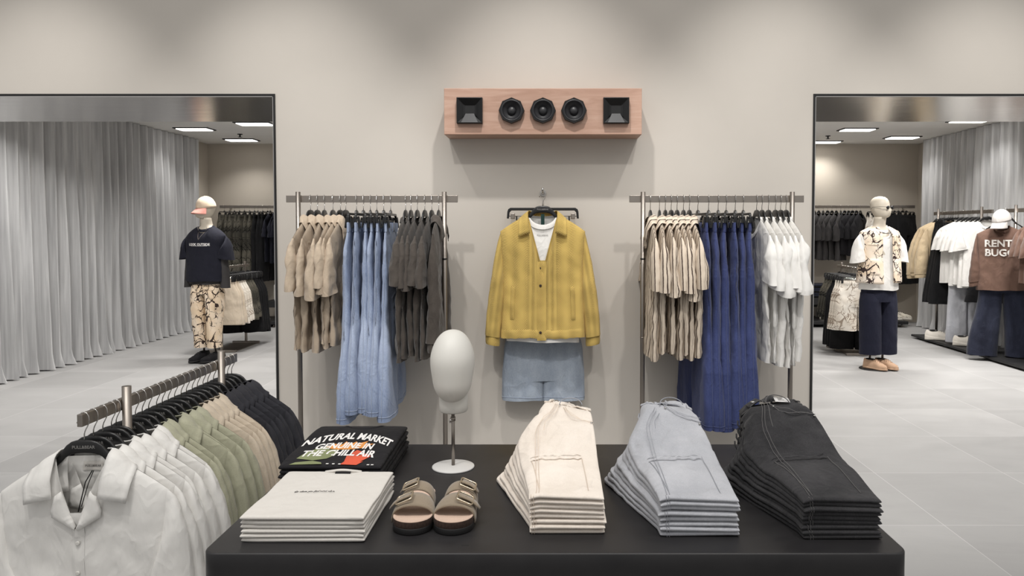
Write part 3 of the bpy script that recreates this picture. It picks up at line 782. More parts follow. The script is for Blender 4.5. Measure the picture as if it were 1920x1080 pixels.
# ------------------------------------------------------------------ table
TX0, TX1, TY0, TY1, TZ = -.822, .842, 1.708, 2.592, .70
def rrect(x0, y0, x1, y1, r, n=8):
    out = []
    for cx, cy, a0 in ((x1 - r, y0 + r, -PI / 2), (x1 - r, y1 - r, 0), (x0 + r, y1 - r, PI / 2), (x0 + r, y0 + r, PI)):
        for k in range(n + 1): a = a0 + PI / 2 * k / n; out.append((cx + r * math.cos(a), cy + r * math.sin(a)))
    return out
t = thing('display_table', 'wide low black display table with rounded corners, holding folded clothes', 'table', (0, 0, 0))
b = MB(); rows = []
for i, (ins, z) in enumerate(((.004, TZ - .066), (.0, TZ - .062), (0, TZ - .004), (.0012, TZ - .0012), (.004, TZ))):
    rows.append([(x, y, z) for x, y in rrect(TX0 + ins, TY0 + ins, TX1 - ins, TY1 - ins, .034)])
b.grid(rows, True, True, True); b.build('tabletop', M['table'], t)
for x in (TX0 + .06, TX1 - .12):
    for y in (TY0 + .06, TY1 - .12):
        b = MB(); b.box(x, y, 0, x + .06, y + .06, TZ - .066); b.build('leg', M['table'], t, bevel=.004)
b = MB()
b.box(-.215, 1.752, TZ, -.197, 1.758, TZ + .0004); b.build('cable_slot', M['blackmetal'], t)

# ------------------------------------------------------------------ head form on its stand
t = thing('hat_display_stand', 'white featureless egg shaped display head on a slim metal stand', 'display head', (-.312, 2.338, TZ))
b = MB(); b.lathe([(.0665, 0), (.0675, .0015), (.067, .004), (.064, .0055), (.012, .007)], 48); b.build('base_plate', M['white_metal'], t)
b = MB(); b.tube([(0, 0, .005), (0, 0, .1), (0, 0, .185)], .0055, 16)
b.tube([(0, 0, .15), (0, 0, .162)], .0078, 16); b.build('pole', M['steel'], t)
b = MB(); b.tube([(0, -.006, .155), (-.006, -.016, .153)], .0022, 8); b.tube([(-.006, -.016, .147), (-.006, -.017, .160)], .003, 8); b.build('thumb_screw', M['chrome'], t)
b = MB(); rows = []
zt, zb_ = .441, .214
for i in range(41):
    u = i / 40; a = PI * u
    z = lerp(zb_, zt, .5 - .5 * math.cos(a))
    k = (z - zb_) / (zt - zb_)
    r = .0715 * (math.sin(a) ** .86) * ps(k, [(0, 1.0), (.12, .98), (.35, .93), (.66, 1.0), (1, .98)]) if 0 < i < 40 else .0004
    rows.append([(r * math.cos(2 * PI * j / 48), r * 1.2 * math.sin(2 * PI * j / 48) - .012 * (1 - k), z) for j in range(48)])
b.grid(rows, True)
b.build('head', M['white_plastic'], t)
b = MB(); b.lathe([(.012, .178), (.042, .178), (.0455, .182), (.0455, .2), (.0455, .25), (.052, .29), (.03, .33)], 40, 0, .016, 1, 1.1); b.build('neck', M['white_plastic'], t)

# ------------------------------------------------------------------ folded stacks
class Fold:
    """one folded garment of a stack: x across, y away from the front fold"""
    def __init__(s, i, n, W, D, th_front, th_back, flare, waist, seed, jx=0, jy=0, tee=False):
        s.__dict__.update(locals())
    def left(s, t):
        if s.tee: return .004 * n3(t * 3, s.seed, 1)
        tc = lerp(.78, .63, s.i / max(1, s.n - 1)); return pl(t, [(0, 0), (.08, -.002), (tc, -s.flare), (tc + .05, -s.flare * .93), (tc + .14, lerp(-s.flare, s.waist[0], .62)), (1, s.waist[0])])
    def right(s, t):
        if s.tee: return s.W + .004 * n3(t * 3, s.seed, 2) - .0 * t
        return ps(t, [(0, s.W), (.4, s.W - .002), (1, s.W + s.waist[1])])
    def prof(s, x, t):
        th = ps(t, [(0, s.th_front), (.35, lerp(s.th_front, s.th_back, .22)), (.85, s.th_back), (1, s.th_back * .96)])
        if not s.tee: th *= lerp(.60, 1, sm(-.09, .03, x)) * lerp(1.0, .92, sm(.09, .2, x))
        return th
    def base(s, x, t): return s.i * s.prof(x, t) * .985
    def scoop(s, sx, t): return .040 * math.exp(-((sx - .52) / .15) ** 4) * sm(.75, 1, t) if s.tee and s.i == s.n - 1 else 0.
    def pos(s, sx, t, k):
        """k 0 bottom .. 1 top"""
        x = lerp(s.left(t), s.right(t), sx); th = s.prof(x, t)
        wob = (.0026 if s.tee else .0032) * n3(x * 9 + s.seed, t * 4, s.seed)
        if not s.tee:
            y = s.D * t; c = math.floor(s.seed / 10 - s.i * .37 + .001) * 1.7
            big = .012 * n3(x * 8 + c, y * 8, c) + .006 * n3(x * 19 + c, y * 15 + x * 6, c + 3) - .012 * max(0, .15 - abs(n3(x * 10 + y * 6 + c, y * 12 - x * 5, 7.1))) / .15
            wob += big * sm(.28, .8, t) * (s.i + 1) / s.n
        return (x + s.jx, s.D * t + s.jy - s.scoop(sx, t), s.base(x, t) + th * k * .97 + wob)
    def mesh(s, mb, nt=56):
        rows = []; n = 72
        for i in range(nt + 1):
            t = i / nt; t = (.5 - .5 * math.cos(PI * t)) ** 1.25
            e = (.55 if s.tee else .8) * s.th_front / s.D
            kf = math.sqrt(max(0, 1 - (1 - min(1, t / e)) ** 2)) if t < e else (math.sqrt(max(0, 1 - (1 - min(1, (1 - t) / e)) ** 2)) if 1 - t < e else 1)
            row = []
            for j in range(n):
                a = 2 * PI * (j + .5) / n; c = sp(math.cos(a), .11); q = sp(math.sin(a), .55)
                p = s.pos(.5 + .5 * c, t, .5 + .5 * q * max(kf, .04))
                wr = 0
                bow = .0035 * n3(p[0] * 13 + s.seed, s.seed * .7, 5) * (1 - sm(0, .3, t))
                if not s.tee: wr = (.003 * n3(p[0] * 20 + s.seed, p[1] * 20, s.seed) + .002 * n3(p[0] * 44 + s.seed, p[1] * 30, s.seed)) * sm(.15, .6, t)
                row.append((p[0], p[1] + bow, p[2] + wr))
            row.reverse(); rows.append(row)
        mb.grid(rows, True, True, True)
    def strip(s, mb, pts, wd, off=.0012):
        """thin raised strip along pts (sx,t) on the top surface"""
        rows = []
        P = [Vector(s.pos(a, b_, 1)) for a, b_ in pts]
        for i, p in enumerate(P):
            d = (P[min(i + 1, len(P) - 1)] - P[max(0, i - 1)]); d.z = 0; d.normalize(); nn = Vector((-d.y, d.x, 0))
            rows.append([tuple(p + nn * (wd * u) + Vector((0, 0, off + (.001 if abs(u) < .4 else 0)))) for u in (-.5, -.2, .2, .5)])
        mb.grid(rows, flip=True)
def seg(a, b, n=12): return [(lerp(a[0], b[0], i / n), lerp(a[1], b[1], i / n)) for i in range(n + 1)]

def jeans_stack(x, y, n, W, D, tf, tb, mat, smat, name, colour, place, seed, tagged=False, cord=None, fl=(.105, .06), waist=(.045, -.045)):
    for i in range(n):
        f = Fold(i, n, W, D, tf, tb, lerp(fl[0], fl[1], i / (n - 1)), (waist[0], waist[1] + .0), seed + i * 3.7, .006 * n3(i * 1.7, seed, .3), .008 * n3(i * 2.3, seed, 4.4))
        if i == n - 1: pos = 'topmost of its stack'
        elif i == 0: pos = 'bottom one of its stack'
        else: pos = ORD[n - 1 - i] + ' from the top of its stack'
        t = thing('folded_jeans', '%s folded jeans on the black table, %s' % (colour, pos), 'jeans', (x, y, TZ), 0, place)
        b = MB(); f.mesh(b); b.build('body', mat, t)
        # side seam thread on the front fold, waistband at the back
        b = MB(); rows = []
        sxx = .085 if colour != 'cream' else .03
        pp = []
        for k in range(8):
            a = PI * k / 8; p = f.pos(sxx, 0.003 if 0 < k < 8 else .02, .5 + .5 * math.cos(a)); pp.append((p[0], p[1] - (.0012 if 0 < k < 8 else 0), p[2]))
        for dx in (0, .006): b.tube([(p[0] + dx, p[1], p[2]) for p in pp], .0007, 5)
        b.build('seam', smat, t)
        b = MB(); rows = []
        for k in range(7):
            tt = lerp(.90, 1.0, k / 6); rows.append([tuple(Vector(f.pos(lerp(-.005, 1.005, j / 10), tt, 1)) + Vector((0, 0, .0035 if 0 < k < 6 else .001))) for j in range(11)])
        b.grid(rows, flip=False); wbp = b.build('waistband', mat, t, solid=.003)
        if i >= n - 5 and i < n - 1:      # folded-back pocket edges and loops that show on the cascade
            b = MB(); p = Vector(f.pos(.0, .93, .6)); b.tube([p + Vector((-.004, -.02, -.006)), p + Vector((-.009, 0, .004)), p + Vector((-.004, .02, .01))], .0028, 6); b.build('belt_loop', mat, t)
        if i == n - 1:
            for nm, pts, wd in (('waist_seam', seg((.0, .895), (1, .895)), .0018), ('side_seam', seg((.10, .02), (.28, .86), 24), .0016), ('side_seam', seg((.135, .02), (.315, .86), 24), .0016),
                                ('knee_patch_edge', [(lerp(.12, .78, k / 14), .40 + .022 * n3(k * .8, seed, 1) + .025 * (k / 14)) for k in range(15)], .006),
                                ('knee_patch_edge', [(lerp(.12, .78, k / 14), .432 + .02 * n3(k * .9, seed, 8) + .025 * (k / 14)) for k in range(15)], .003),
                                ('patch_seam', seg((.14, .06), (.13, .40)), .002), ('patch_seam', seg((.80, .06), (.79, .43)), .0018),
                                ('pocket_seam', [(.42, .885), (.45, .83), (.52, .78), (.64, .745), (.8, .73), (1, .73)], .0028), ('pocket_seam', [(.455, .885), (.48, .84), (.54, .795), (.65, .762), (.8, .75), (1, .75)], .0015),
                                ('fly_seam', seg((.34, .62), (.36, .885)), .0018)):
                b = MB(); f.strip(b, pts, wd); b.build(nm, smat if 'patch_edge' not in nm else mat, t)
            for a in (.12, .5, .92):
                b = MB(); p0 = Vector(f.pos(a, .885, 1)); p1 = Vector(f.pos(a, .995, 1)); b.tube([p0 + Vector((0, 0, .002)), p0.lerp(p1, .3) + Vector((0, 0, .006)), p0.lerp(p1, .8) + Vector((0, 0, .006)), p1 + Vector((0, 0, .002))], .0035, 8); b.build('belt_loop', mat, t)
            b = MB(); p = f.pos(.22, .95, 1); b.lathe([(.0075, p[2] + .002), (.0075, p[2] + .006), (.004, p[2] + .008), (.0005, p[2] + .0075)], 16, p[0], p[1]); b.build('button', M['chrome'], t)
            for a, q in ((.97, .72), (.45, .80)):
                b = MB(); p = f.pos(a, q, 1); b.lathe([(.0035, p[2]), (.0035, p[2] + .003), (.0005, p[2] + .0036)], 10, p[0], p[1]); b.build('rivet', M['chrome'], t)
            b = MB(); p0 = Vector(f.pos(.38, .84, 1))
            b.tube([p0 + Vector((.031 - .034 * math.cos(PI * q / 14), -.006 + .036 * math.sin(PI * q / 14), .002 + .013 * math.sin(PI * q / 14))) for q in range(15)], .0014, 8); b.build('tag_cord', M[cord] if cord else smat, t)
            if tagged:
                b = MB(); rows = []
                q = f.pos(.66, .88, 1); c = Vector((q[0], q[1], q[2] + .006))
                b.grid([[tuple(c + Vector((-.022, -.012, .0))), tuple(c + Vector((.022, -.016, -.001)))], [tuple(c + Vector((-.021, .014, .008))), tuple(c + Vector((.023, .010, .006)))]]); tg = b.build('price_tag', M['paper'], t, solid=.0008, label='white price tag')
                b = MB()
                for k, w in enumerate((.018, .012, .016)):
                    z = c + Vector((-.012, -.006 + .006 * k, .003 + .002 * k)); b.grid([[tuple(z), tuple(z + Vector((w, -.001, 0)))], [tuple(z + Vector((0, .002, .0008))), tuple(z + Vector((w, .001, .0008)))]])
                b.build('print', M['ink_grey'], tg)
        if i == n - 1: top = t
    return top
jeans_stack(-.052, 1.815, 8, .187, .49, .0130, .0285, M['denim_cream'], M['cream_stitch'], 'cream', 'cream', 'stack of cream jeans on the table', 11., cord='grey_stitch', fl=(.112, .042), waist=(.05, -.010))
jeans_stack(.268, 1.80, 8, .196, .50, .0130, .0288, M['denim_grey'], M['grey_stitch'], 'grey', 'pale grey', 'stack of grey jeans on the table', 31., fl=(.112, .045), waist=(.018, -.034))
jeans_stack(.618, 1.785, 9, .192, .52, .0118, .0268, M['denim_black'], M['black_stitch'], 'black', 'washed black', 'stack of black jeans on the table', 57., tagged=True, fl=(.118, .06), waist=(-.026, -.048))

def tee_stack(x, y, n, W, D, tf, tb, mat, colour, place, seed, deco):
    for i in range(n):
        f = Fold(i, n, W, D, tf, tb, 0, (0, 0), seed + i * 4.1, .006 * n3(i * 1.3, seed, 0), .005 * n3(i * 2.9, seed, 4), tee=True)
        if i == n - 1: pos = 'topmost of its stack'
        elif i == 0: pos = 'bottom one of its stack'
        else: pos = ORD[n - 1 - i] + ' from the top of its stack'
        t = thing('folded_tee', '%s folded t-shirt on the black table, %s' % (colour, pos), 't-shirt', (x, y, TZ), 0, place)
        b = MB(); f.mesh(b); b.build('body', mat, t)
        if i >= n - 2:
            b = MB(); rows = []      # ribbed neckline at the far edge
            for k in range(5):
                row = []
                for j in range(17):
                    u = lerp(.27, .77, j / 16); e_ = sm(0, .2, j / 16) * sm(1, .8, j / 16)
                    p = f.pos(u, lerp(.988, .988 - .045 * e_, k / 4), 1); row.append((p[0], p[1], p[2] + .0035 * math.sin(PI * k / 4) * e_ + .0004))
                rows.append(row)
            b.grid(rows); b.build('neckband', mat, t)
        deco(t, f, i, n)
def deco_white(t, f, i, n):
    if i < n - 1: return
    b = MB(); p = Vector(f.pos(.54, .995, 1)); p.y += .008; p.z += .001
    b.grid([[(p.x - .022, p.y - .004, p.z - .006), (p.x + .022, p.y - .004, p.z - .006)], [(p.x - .022, p.y + .012, p.z + .006), (p.x + .022, p.y + .012, p.z + .006)]]); lb = b.build('neck_label', M['ink_black'], t, label='black woven neck label')
    b = MB(); b.add_mesh(text_mesh('PULL&BEAR', .0055), lambda x, y: (p.x + x, p.y + .002 + y * .8, p.z + .0005 + y * .6)); b.build('lettering', M['ink_white'], lb)
    c2 = MB(); cl = [Vector(f.pos(lerp(.36, .70, q / 20), .985, 1)) + Vector((0, f.scoop(lerp(.36, .70, q / 20), .985) * .75, .008 * math.sin(PI * q / 20))) for q in range(21)]; c2.tube(cl, .0045, 8); c2.build('neckband', M['offwhite'], t)
    # handwritten line, stroke by stroke
    s_ = 'Go where you feel most alive'
    GL = {'G': [[(.9, 1.5), (.5, 1.9), (.1, 1.2), (.0, .3), (.5, 0), (.9, .5), (.55, .7), (1.0, .6), (.9, -.4), (.4, -.7)]], 'o': [[(.5, .9), (.1, .6), (.1, .1), (.5, .05), (.6, .6), (.5, .9), (.9, .7)]], 'w': [[(0, .8), (.15, .05), (.4, .7), (.55, .05), (.85, .85)]],
          'h': [[(0, .2), (.4, 1.7), (.25, 1.6), (.05, 0), (.3, .7), (.5, .7), (.5, .05), (.8, .2)]], 'e': [[(0, .3), (.5, .6), (.35, .9), (.05, .5), (.2, .05), (.7, .25)]], 'r': [[(0, .1), (.2, .9), (.3, .7), (.55, .75), (.5, .1), (.7, .2)]],
          'y': [[(0, .8), (.15, .15), (.5, .8), (.3, -.9), (0, -.7), (.7, .2)]], 'u': [[(0, .8), (.1, .05), (.45, .2), (.5, .8), (.5, .1), (.8, .2)]], 'f': [[(0, .2), (.5, 1.5), (.35, 1.7), (.1, -.8), (.0, -.6), (.6, .4)]],
          'l': [[(0, .1), (.45, 1.6), (.25, 1.7), (.15, .1), (.55, .2)]], 'm': [[(0, .05), (.1, .8), (.15, .1), (.4, .8), (.45, .1), (.7, .75), (.75, .05), (1, .2)]], 's': [[(0, .1), (.4, .9), (.45, .2), (.1, .0), (.7, .2)]],
          't': [[(0, .2), (.35, 1.4), (.2, .1), (.6, .2)], [(0, 1.0), (.6, 1.1)]], 'a': [[(.5, .8), (.1, .6), (.1, .1), (.5, .6), (.5, .1), (.8, .2)]], 'i': [[(0, .1), (.2, .8), (.2, .05), (.5, .2)]], 'v': [[(0, .8), (.2, .05), (.6, .9), (.7, .8)]]}
    b = MB(); x = 0; k = .0052; sc = []
    for ch in s_:
        if ch == ' ': x += .55; continue
        for st in GL[ch]: sc.append([(x + a + .25 * c, c) for a, c in st])
        x += max(a for a, c in GL[ch][0]) + .02
    for st in sc:
        pts = []
        for a, c in st:
            u = .5 + (a - x / 2) * k / f.W - .08; v = .49 + c * k / f.D
            p = f.pos(u, v, 1); pts.append((p[0], p[1], p[2] + .0012))
        b.tube(pts, .00042, 5)
    b.build('lettering', M['ink_black'], t, label='small black handwritten line')
def deco_black(t, f, i, n):
    if i < n - 4: return
    off = .0016
    def put(u, v): p = f.pos(u, v, 1); return (p[0], p[1], p[2] + off)
    def arc(me, sc, mid, vb, bend, tilt=0):
        def fn(x, y):
            u = mid + x * sc; return put(u, vb - bend * ((u - .5) * 2) ** 2 + y * sc * 1.7)
        return fn
    if i == n - 1:
        b = MB(); me = text_mesh('NATURAL MARKET', 1, bold=.035); b.add_mesh(me, arc(me, .108, .5, .66, .20)); b.build('lettering', M['ink_white'], t)
        b = MB(); me = text_mesh('GENUINE IN', 1, bold=.035); b.add_mesh(me, arc(me, .108, .5, .45, .10)); b.build('lettering', M['ink_white'], t)
        b = MB(); me = text_mesh('THE CHILL AIR', 1, bold=.035); b.add_mesh(me, arc(me, .112, .5, .27, .06)); b.build('lettering', M['ink_white'], t)
        off = .0021
    def blob(pts, mat, nm='print'):
        b = MB(); k0 = len(b.v); cu = sum(p[0] for p in pts) / len(pts); cv = sum(p[1] for p in pts) / len(pts)
        b.v.append(put(cu, cv)); 
        for p in pts: b.v.append(put(*p))
        for j in range(len(pts)): b.face((0, 1 + j, 1 + (j + 1) % len(pts)), None, False)
        b.build(nm, M[mat], t)
    if i == n - 1:
        off = .0013
        blob([(.30, .40), (.36, .50), (.45, .46), (.47, .55), (.52, .47), (.58, .55), (.62, .48), (.70, .56), (.68, .46), (.78, .50), (.72, .40), (.6, .36), (.45, .36)], 'ink_orange')
        blob([(.12, .14), (.16, .28), (.24, .40), (.34, .44), (.36, .36), (.46, .36), (.48, .24), (.42, .14), (.3, .10)], 'ink_green')
        blob([(.62, .06), (.60, .2), (.66, .34), (.72, .3), (.70, .18), (.78, .26), (.84, .2), (.76, .06)], 'ink_red')
    blob([(.10, .012), (.14, .06), (.3, .09), (.40, .05), (.42, .012)], 'ink_green'); blob([(.60, .012), (.62, .08), (.72, .06), (.80, .09), (.76, .012)], 'ink_red')
    b = MB()
    for a in (.46, .52, .58, .86, .9): b.grid([[put(a, .012), put(a + .025, .012)], [put(a, .03), put(a + .025, .03)]])
    b.build('lettering', M['ink_white'], t)
tee_stack(-.752, 1.768, 6, .300, .34, .0108, .0112, M['offwhite'], 'white', 'stack of white t-shirts on the table', 71., deco_white)
tee_stack(-.792, 2.128, 5, .300, .40, .0150, .0178, M['blacktee'], 'black printed', 'stack of black t-shirts behind the white ones', 83., deco_black)

# ------------------------------------------------------------------ sandals
def sandal(x, y, rz, s, label):
    t = thing('sandal', label, 'sandal', (x, y, TZ), rz, 'pair of taupe sandals on the table'); t.scale = (1.05, 1.03, 1.05)
    Ln = .245
    def outline(v):   # toe at v=0 (towards the viewer), heel at v=1 -> inner/outer half widths
        k = math.sqrt(max(0, 1 - (1 - min(1, v / .20)) ** 2)) * math.sqrt(max(0, 1 - (1 - min(1, (1 - v) / .15)) ** 2))
        return k * ps(v, [(0, .047), (.25, .047), (.58, .036), (1, .034)]), k * ps(v, [(0, .049), (.25, .049), (.58, .041), (1, .036)])
    def ringpts(g, z, n=96, dip=0):
        out = []
        for k in range(n):
            v = .5 - .5 * math.cos(2 * PI * k / n) ; a, c = outline(v)
            xx = (-a if k < n / 2 else c) * g
            out.append((s * xx * -1, lerp(Ln / 2, v * Ln, 1 if g == 1 else g + .0 * v) if False else Ln / 2 + (v - .5) * Ln * (1 - (1 - g) * .35), z))
        if s > 0: out.reverse()
        return out
    b = MB(); b.grid([ringpts(.97, 0), ringpts(1, .003), ringpts(1, .014), ringpts(.985, .016)], True, True, True); b.build('sole', M['rubber'], t)
    b = MB(); b.grid([ringpts(.985, .016), ringpts(1, .018), ringpts(1.0, .030), ringpts(.985, .032)], True, False, False); b.build('cork_midsole', M['cork'], t)
    b = MB(); b.grid([ringpts(.985, .031), ringpts(.97, .0345), ringpts(.93, .0335), ringpts(.8, .030), ringpts(.4, .028)], True, False, True); b.build('footbed', M['footbed'], t)
    for v0, v1, h, bx in ((.20, .40, .040, 0), (.52, .70, .050, 1)):
        b = MB(); rows = []
        for i in range(9):
            v = lerp(v0, v1, i / 8); a, c = outline(v); row = []
            for j in range(25):
                u = j / 24; an = PI * u
                xx = -lerp(-a - .003, c + .003, .5 - .5 * math.cos(an) * 1.0) 
                cut = .020 * math.sin(PI * u) * (-1 if i < 4 else 1) * (abs(i - 4) / 4) ** 2 * (.0 if bx else .5)
                zz = .014 + (h + .004 * math.sin(PI * i / 8) + (i / 8) * .008) * math.sin(an) ** .62
                row.append((s * xx, v * Ln + cut + (.010 * math.sin(an) if bx == 0 else .006 * math.sin(an)), zz))
            if s < 0: row.reverse()
            rows.append(row)
        b.grid(rows); sb = b.build('strap', M['suede'], t, solid=.003)
        # buckle: rounded rectangular frame with a tongue on the outer side
        v = lerp(v0, v1, .45); a, c = outline(v); cx = -s * c * .52; cy = v * Ln + .006; cz = .014 + h * .86 + .0155
        sl = s * .42
        pts = []
        w2, h2, r = .0185, .0195, .005
        for px, py, a0 in ((w2 - r, -h2 + r, -PI / 2), (w2 - r, h2 - r, 0), (-w2 + r, h2 - r, PI / 2), (-w2 + r, -h2 + r, PI)):
            for k in range(5): an = a0 + PI / 2 * k / 4; pts.append((px + r * math.cos(an), py + r * math.sin(an)))
        P3 = [(cx + p[0], cy + p[1], cz + p[0] * sl + p[1] * .12) for p in pts]
        b = MB(); b.tube(P3 + [P3[0], P3[1]], .0023, 8, False); bk = b.build('buckle', M['brass'], sb)
        b = MB(); b.tube([(cx + s * w2, cy, cz + s * w2 * sl), (cx - s * .004, cy, cz + .002)], .0013, 6); b.build('prong', M['brass'], bk)
        b = MB(); rows = []
        for i in range(7):
            u = i / 6; xx = cx - s * lerp(-.014, .036 if bx == 0 else .026, u); zz = cz + .0025 - lerp(-.014, .036 if bx == 0 else .026, u) * .42 - .05 * max(0, u - .5) ** 2
            rows.append([(xx, cy + q * (.0115 if u < .85 else .007), zz) for q in (-1, 0, 1)])
        b.grid(rows, flip=s < 0); b.build('strap_tail', M['suede'], sb, solid=.0025)
    return t
sandal(-.348, 1.806, R(2), 1, 'taupe suede sandal with two buckles, nearer the white t-shirts')
sandal(-.250, 1.806, R(-2), -1, 'taupe suede sandal with two buckles, nearer the cream jeans')
# ------------------------------------------------------------------ clothes on the two wall racks
RAILZ = 1.642
HZ = RAILZ - .128 + .002            # neck base of a garment hung from that rail (shirt hanger)
HZC = RAILZ - .153 + .002           # waist of trousers hung from that rail (clip hanger)
rnd = random.Random(5)
def px2x(px): return (px - 1033) / 1387 * 4.0
hg = Proto(shirt_hanger(text=False)); hgt = Proto(shirt_hanger(text=True)); ch = Proto(clip_hanger())

def row_on_rack(protos, pxs, rz, hang, z, what, where, dropz=0., jit=4, hlabel=None, group=None, y=4.0, mats=None, lean=0):
    for k, px in enumerate(pxs):
        x = px2x(px); a = rz + R(jit * 1.6 * n3(k * .45 + pxs[0], pxs[0] * .37, 1.5)) + lean
        nth = 'first' if k == 0 else ('last' if k == len(pxs) - 1 else ORD[k])
        pr = protos[k % len(protos)]
        pr.put((x, y + rnd.uniform(-.006, .006), z + dropz), a, '%s %s, %s from the left' % (what, where, nth), group, mats, scale=(1 + rnd.uniform(-.03, .03), 1, 1 + rnd.uniform(-.04, .03)))
        hang.put((x, y, z), a, 'black hanger %s, holding the %s %s' % (where, nth, hlabel), ('clip hangers ' if hang is ch else 'hangers ') + where + ' for ' + hlabel + 's')
# left rack: garments face +x (towards the middle of the wall)
LR, RR = R(90), R(-90)
s1 = [Proto(Shirt(seed=k * 3.3 + 1, ws=.25, drop=.10, Ln=.67, hem=.235, t=.020, fold=.019, sl=.285 + .02 * (k - 1), cuff_out=.075, cuff=.16, st=.026, nd=.10, vneck=True, tneck=.028).make('shirt', M['beige'], cat='shirt', collar='point', placket=True, buttons=3)) for k in range(3)]
WL = 'on the left wall rack'; WR = 'on the right wall rack'
row_on_rack(s1, [583, 596, 609, 625, 639, 649], LR, hg, HZ, 'beige crinkled short-sleeved shirt', WL, hlabel='beige shirt', group='beige shirts on the left wall rack', jit=5)
j1 = [Proto(Legs(seed=k * 5.1 + 2, wx=.178, Ln=.99, hemw=.165, tw=.012, th=.024, hemth=.045, hipw=.215, fold=.014).make('jeans', M['denim_light'], stitch=M['denim_stitch'])) for k in range(3)]
row_on_rack(j1, [669, 682, 695, 707, 720, 733], LR, ch, HZC, 'light blue wide-leg jeans', WL, hlabel='light blue pair of jeans', group='light blue jeans on the left wall rack', jit=5)
t1 = [Proto(Shirt(seed=k * 4.7 + 3, ws=.25, drop=.09, Ln=.73, hem=.245, t=.018, fold=.015, sl=.27 + .02 * (k - 1), cuff_out=.07, cuff=.17, st=.026, nd=.10, tneck=.026).make('t_shirt', M['cocoa'], cat='t-shirt', collar='band')) for k in range(3)]
row_on_rack(t1, [761, 771, 783, 797, 810], LR, hg, HZ, 'washed charcoal t-shirt', WL, hlabel='charcoal t-shirt', group='charcoal t-shirts on the left wall rack')
jk = Proto(Shirt(seed=44, ws=.235, drop=.08, Ln=.66, hem=.23, t=.022, fold=.012, sl=.56, cuff_out=.05, cuff=.11, st=.034, nd=.10, tneck=.03, vneck=True, cuff_in=(.19, -.64)).make('jacket', M['cocoa'], cat='jacket', collar='point', cuffs=True, placket=True, buttons=3, bmat=M['black']))
row_on_rack([jk], [823], LR, hg, HZ, 'dark brown-grey long-sleeved jacket', WL, hlabel='dark jacket', group=None)
# right rack: garments face -x
s2 = [Proto(Shirt(seed=k * 3.9 + 60, ws=.25, drop=.10, Ln=.72, hem=.255, t=.022, fold=.015, sl=.29 + .025 * (k - 1), cuff_out=.08, cuff=.19, st=.032, nd=.15, vneck=True, tneck=.03).make('shirt', M['stripe'], cat='shirt', collar='camp', placket=True, buttons=3)) for k in range(3)]
row_on_rack(s2, [1219, 1236, 1247, 1258, 1269, 1281, 1292], RR, hg, HZ, 'cream shirt with dark stripes', WR, hlabel='striped shirt', group='striped shirts on the right wall rack', jit=5)
j2 = [Proto(Legs(seed=k * 5.7 + 20, wx=.178, Ln=1.03, hemw=.155, tw=.014, th=.026, hemth=.046, hipw=.215, fold=.014).make('jeans', M['denim_dark'], stitch=M['indigo_stitch'])) for k in range(3)]
row_on_rack(j2, [1308, 1328, 1346, 1361, 1378, 1393], RR, ch, HZC, 'indigo wide-leg jeans', WR, hlabel='indigo pair of jeans', group='indigo jeans on the right wall rack', jit=5)
t2 = [Proto(Shirt(seed=k * 4.1 + 80, ws=.255, drop=.09, Ln=.76, hem=.25, t=.020, fold=.017, sl=.285 + .025 * (k - 1), cuff_out=.085, cuff=.18, st=.03, nd=.10, tneck=.026).make('t_shirt', M['white_tee'], cat='t-shirt', collar='band')) for k in range(3)]
row_on_rack(t2, [1418, 1428, 1440, 1453, 1463, 1473], RR, hg, HZ, 'white oversized t-shirt', WR, hlabel='white t-shirt', group='white t-shirts on the right wall rack')

# ------------------------------------------------------------------ shirts on the low rack beside the table
LZ = RZ + .018 - .128 + .002
yy0, yy1, NG = 2.105, 3.085, 24
main = Shirt(seed=7, ws=.238, drop=.10, Ln=.70, hem=.26, t=.040, fold=.011, sl=.33, cuff_out=.075, cuff=.17, st=.036, nd=.185, vneck=True, tneck=.05, nw=.073, Nn=120)
ft = main.make('shirt', M['white_shirt'], 'white open-collared short-sleeved shirt at the front end of the low rack', 'shirt', collar='camp', placket=True, buttons=6)
b = MB(); rows = []
for i in range(4):
    z = lerp(-.028, -.052, i / 3); rows.append([(x, main.surf(x, z, 1, -.004)[1], z) for x in (-.028, -.014, 0, .014, .028)])
b.grid(rows); lb = b.build('neck_label', M['offwhite'], ft, label='small woven neck label')
b = MB(); b.add_mesh(text_mesh('PULL&BEAR', .009), lambda x, y: (x, main.surf(x, -.04, 1, -.006)[1], -.04 + y)); b.build('lettering', M['ink_black'], lb)
b = MB(); b.tube([(.004, .028, -.05), (.000, -.0, -.075), (-.004, -.03, -.15)], .0016, 6); b.tube([(.008, .028, -.05), (.008, -.0, -.08), (.005, -.03, -.135)], .0014, 6); b.build('tag_cord', M['ink_black'], ft)
cols = ['white_shirt'] * 7 + ['sage'] * 6 + ['sand'] * 5 + ['navyshirt'] * 6
names = {'white_shirt': 'white', 'sage': 'sage green', 'sand': 'sand beige', 'navyshirt': 'charcoal navy'}
prs = {}
for c in names:
    prs[c] = [Proto(Shirt(seed=hash_ * 2.9 + len(c), ws=.238, drop=.10, Ln=.70, hem=.26, t=.020, fold=.012, sl=.34, cuff_out=.085, cuff=.17, st=.028, nd=.15, vneck=True, tneck=.03, nw=.073).make('shirt', M[c], cat='shirt', collar='camp')) for hash_ in range(2)]
cnt = {}
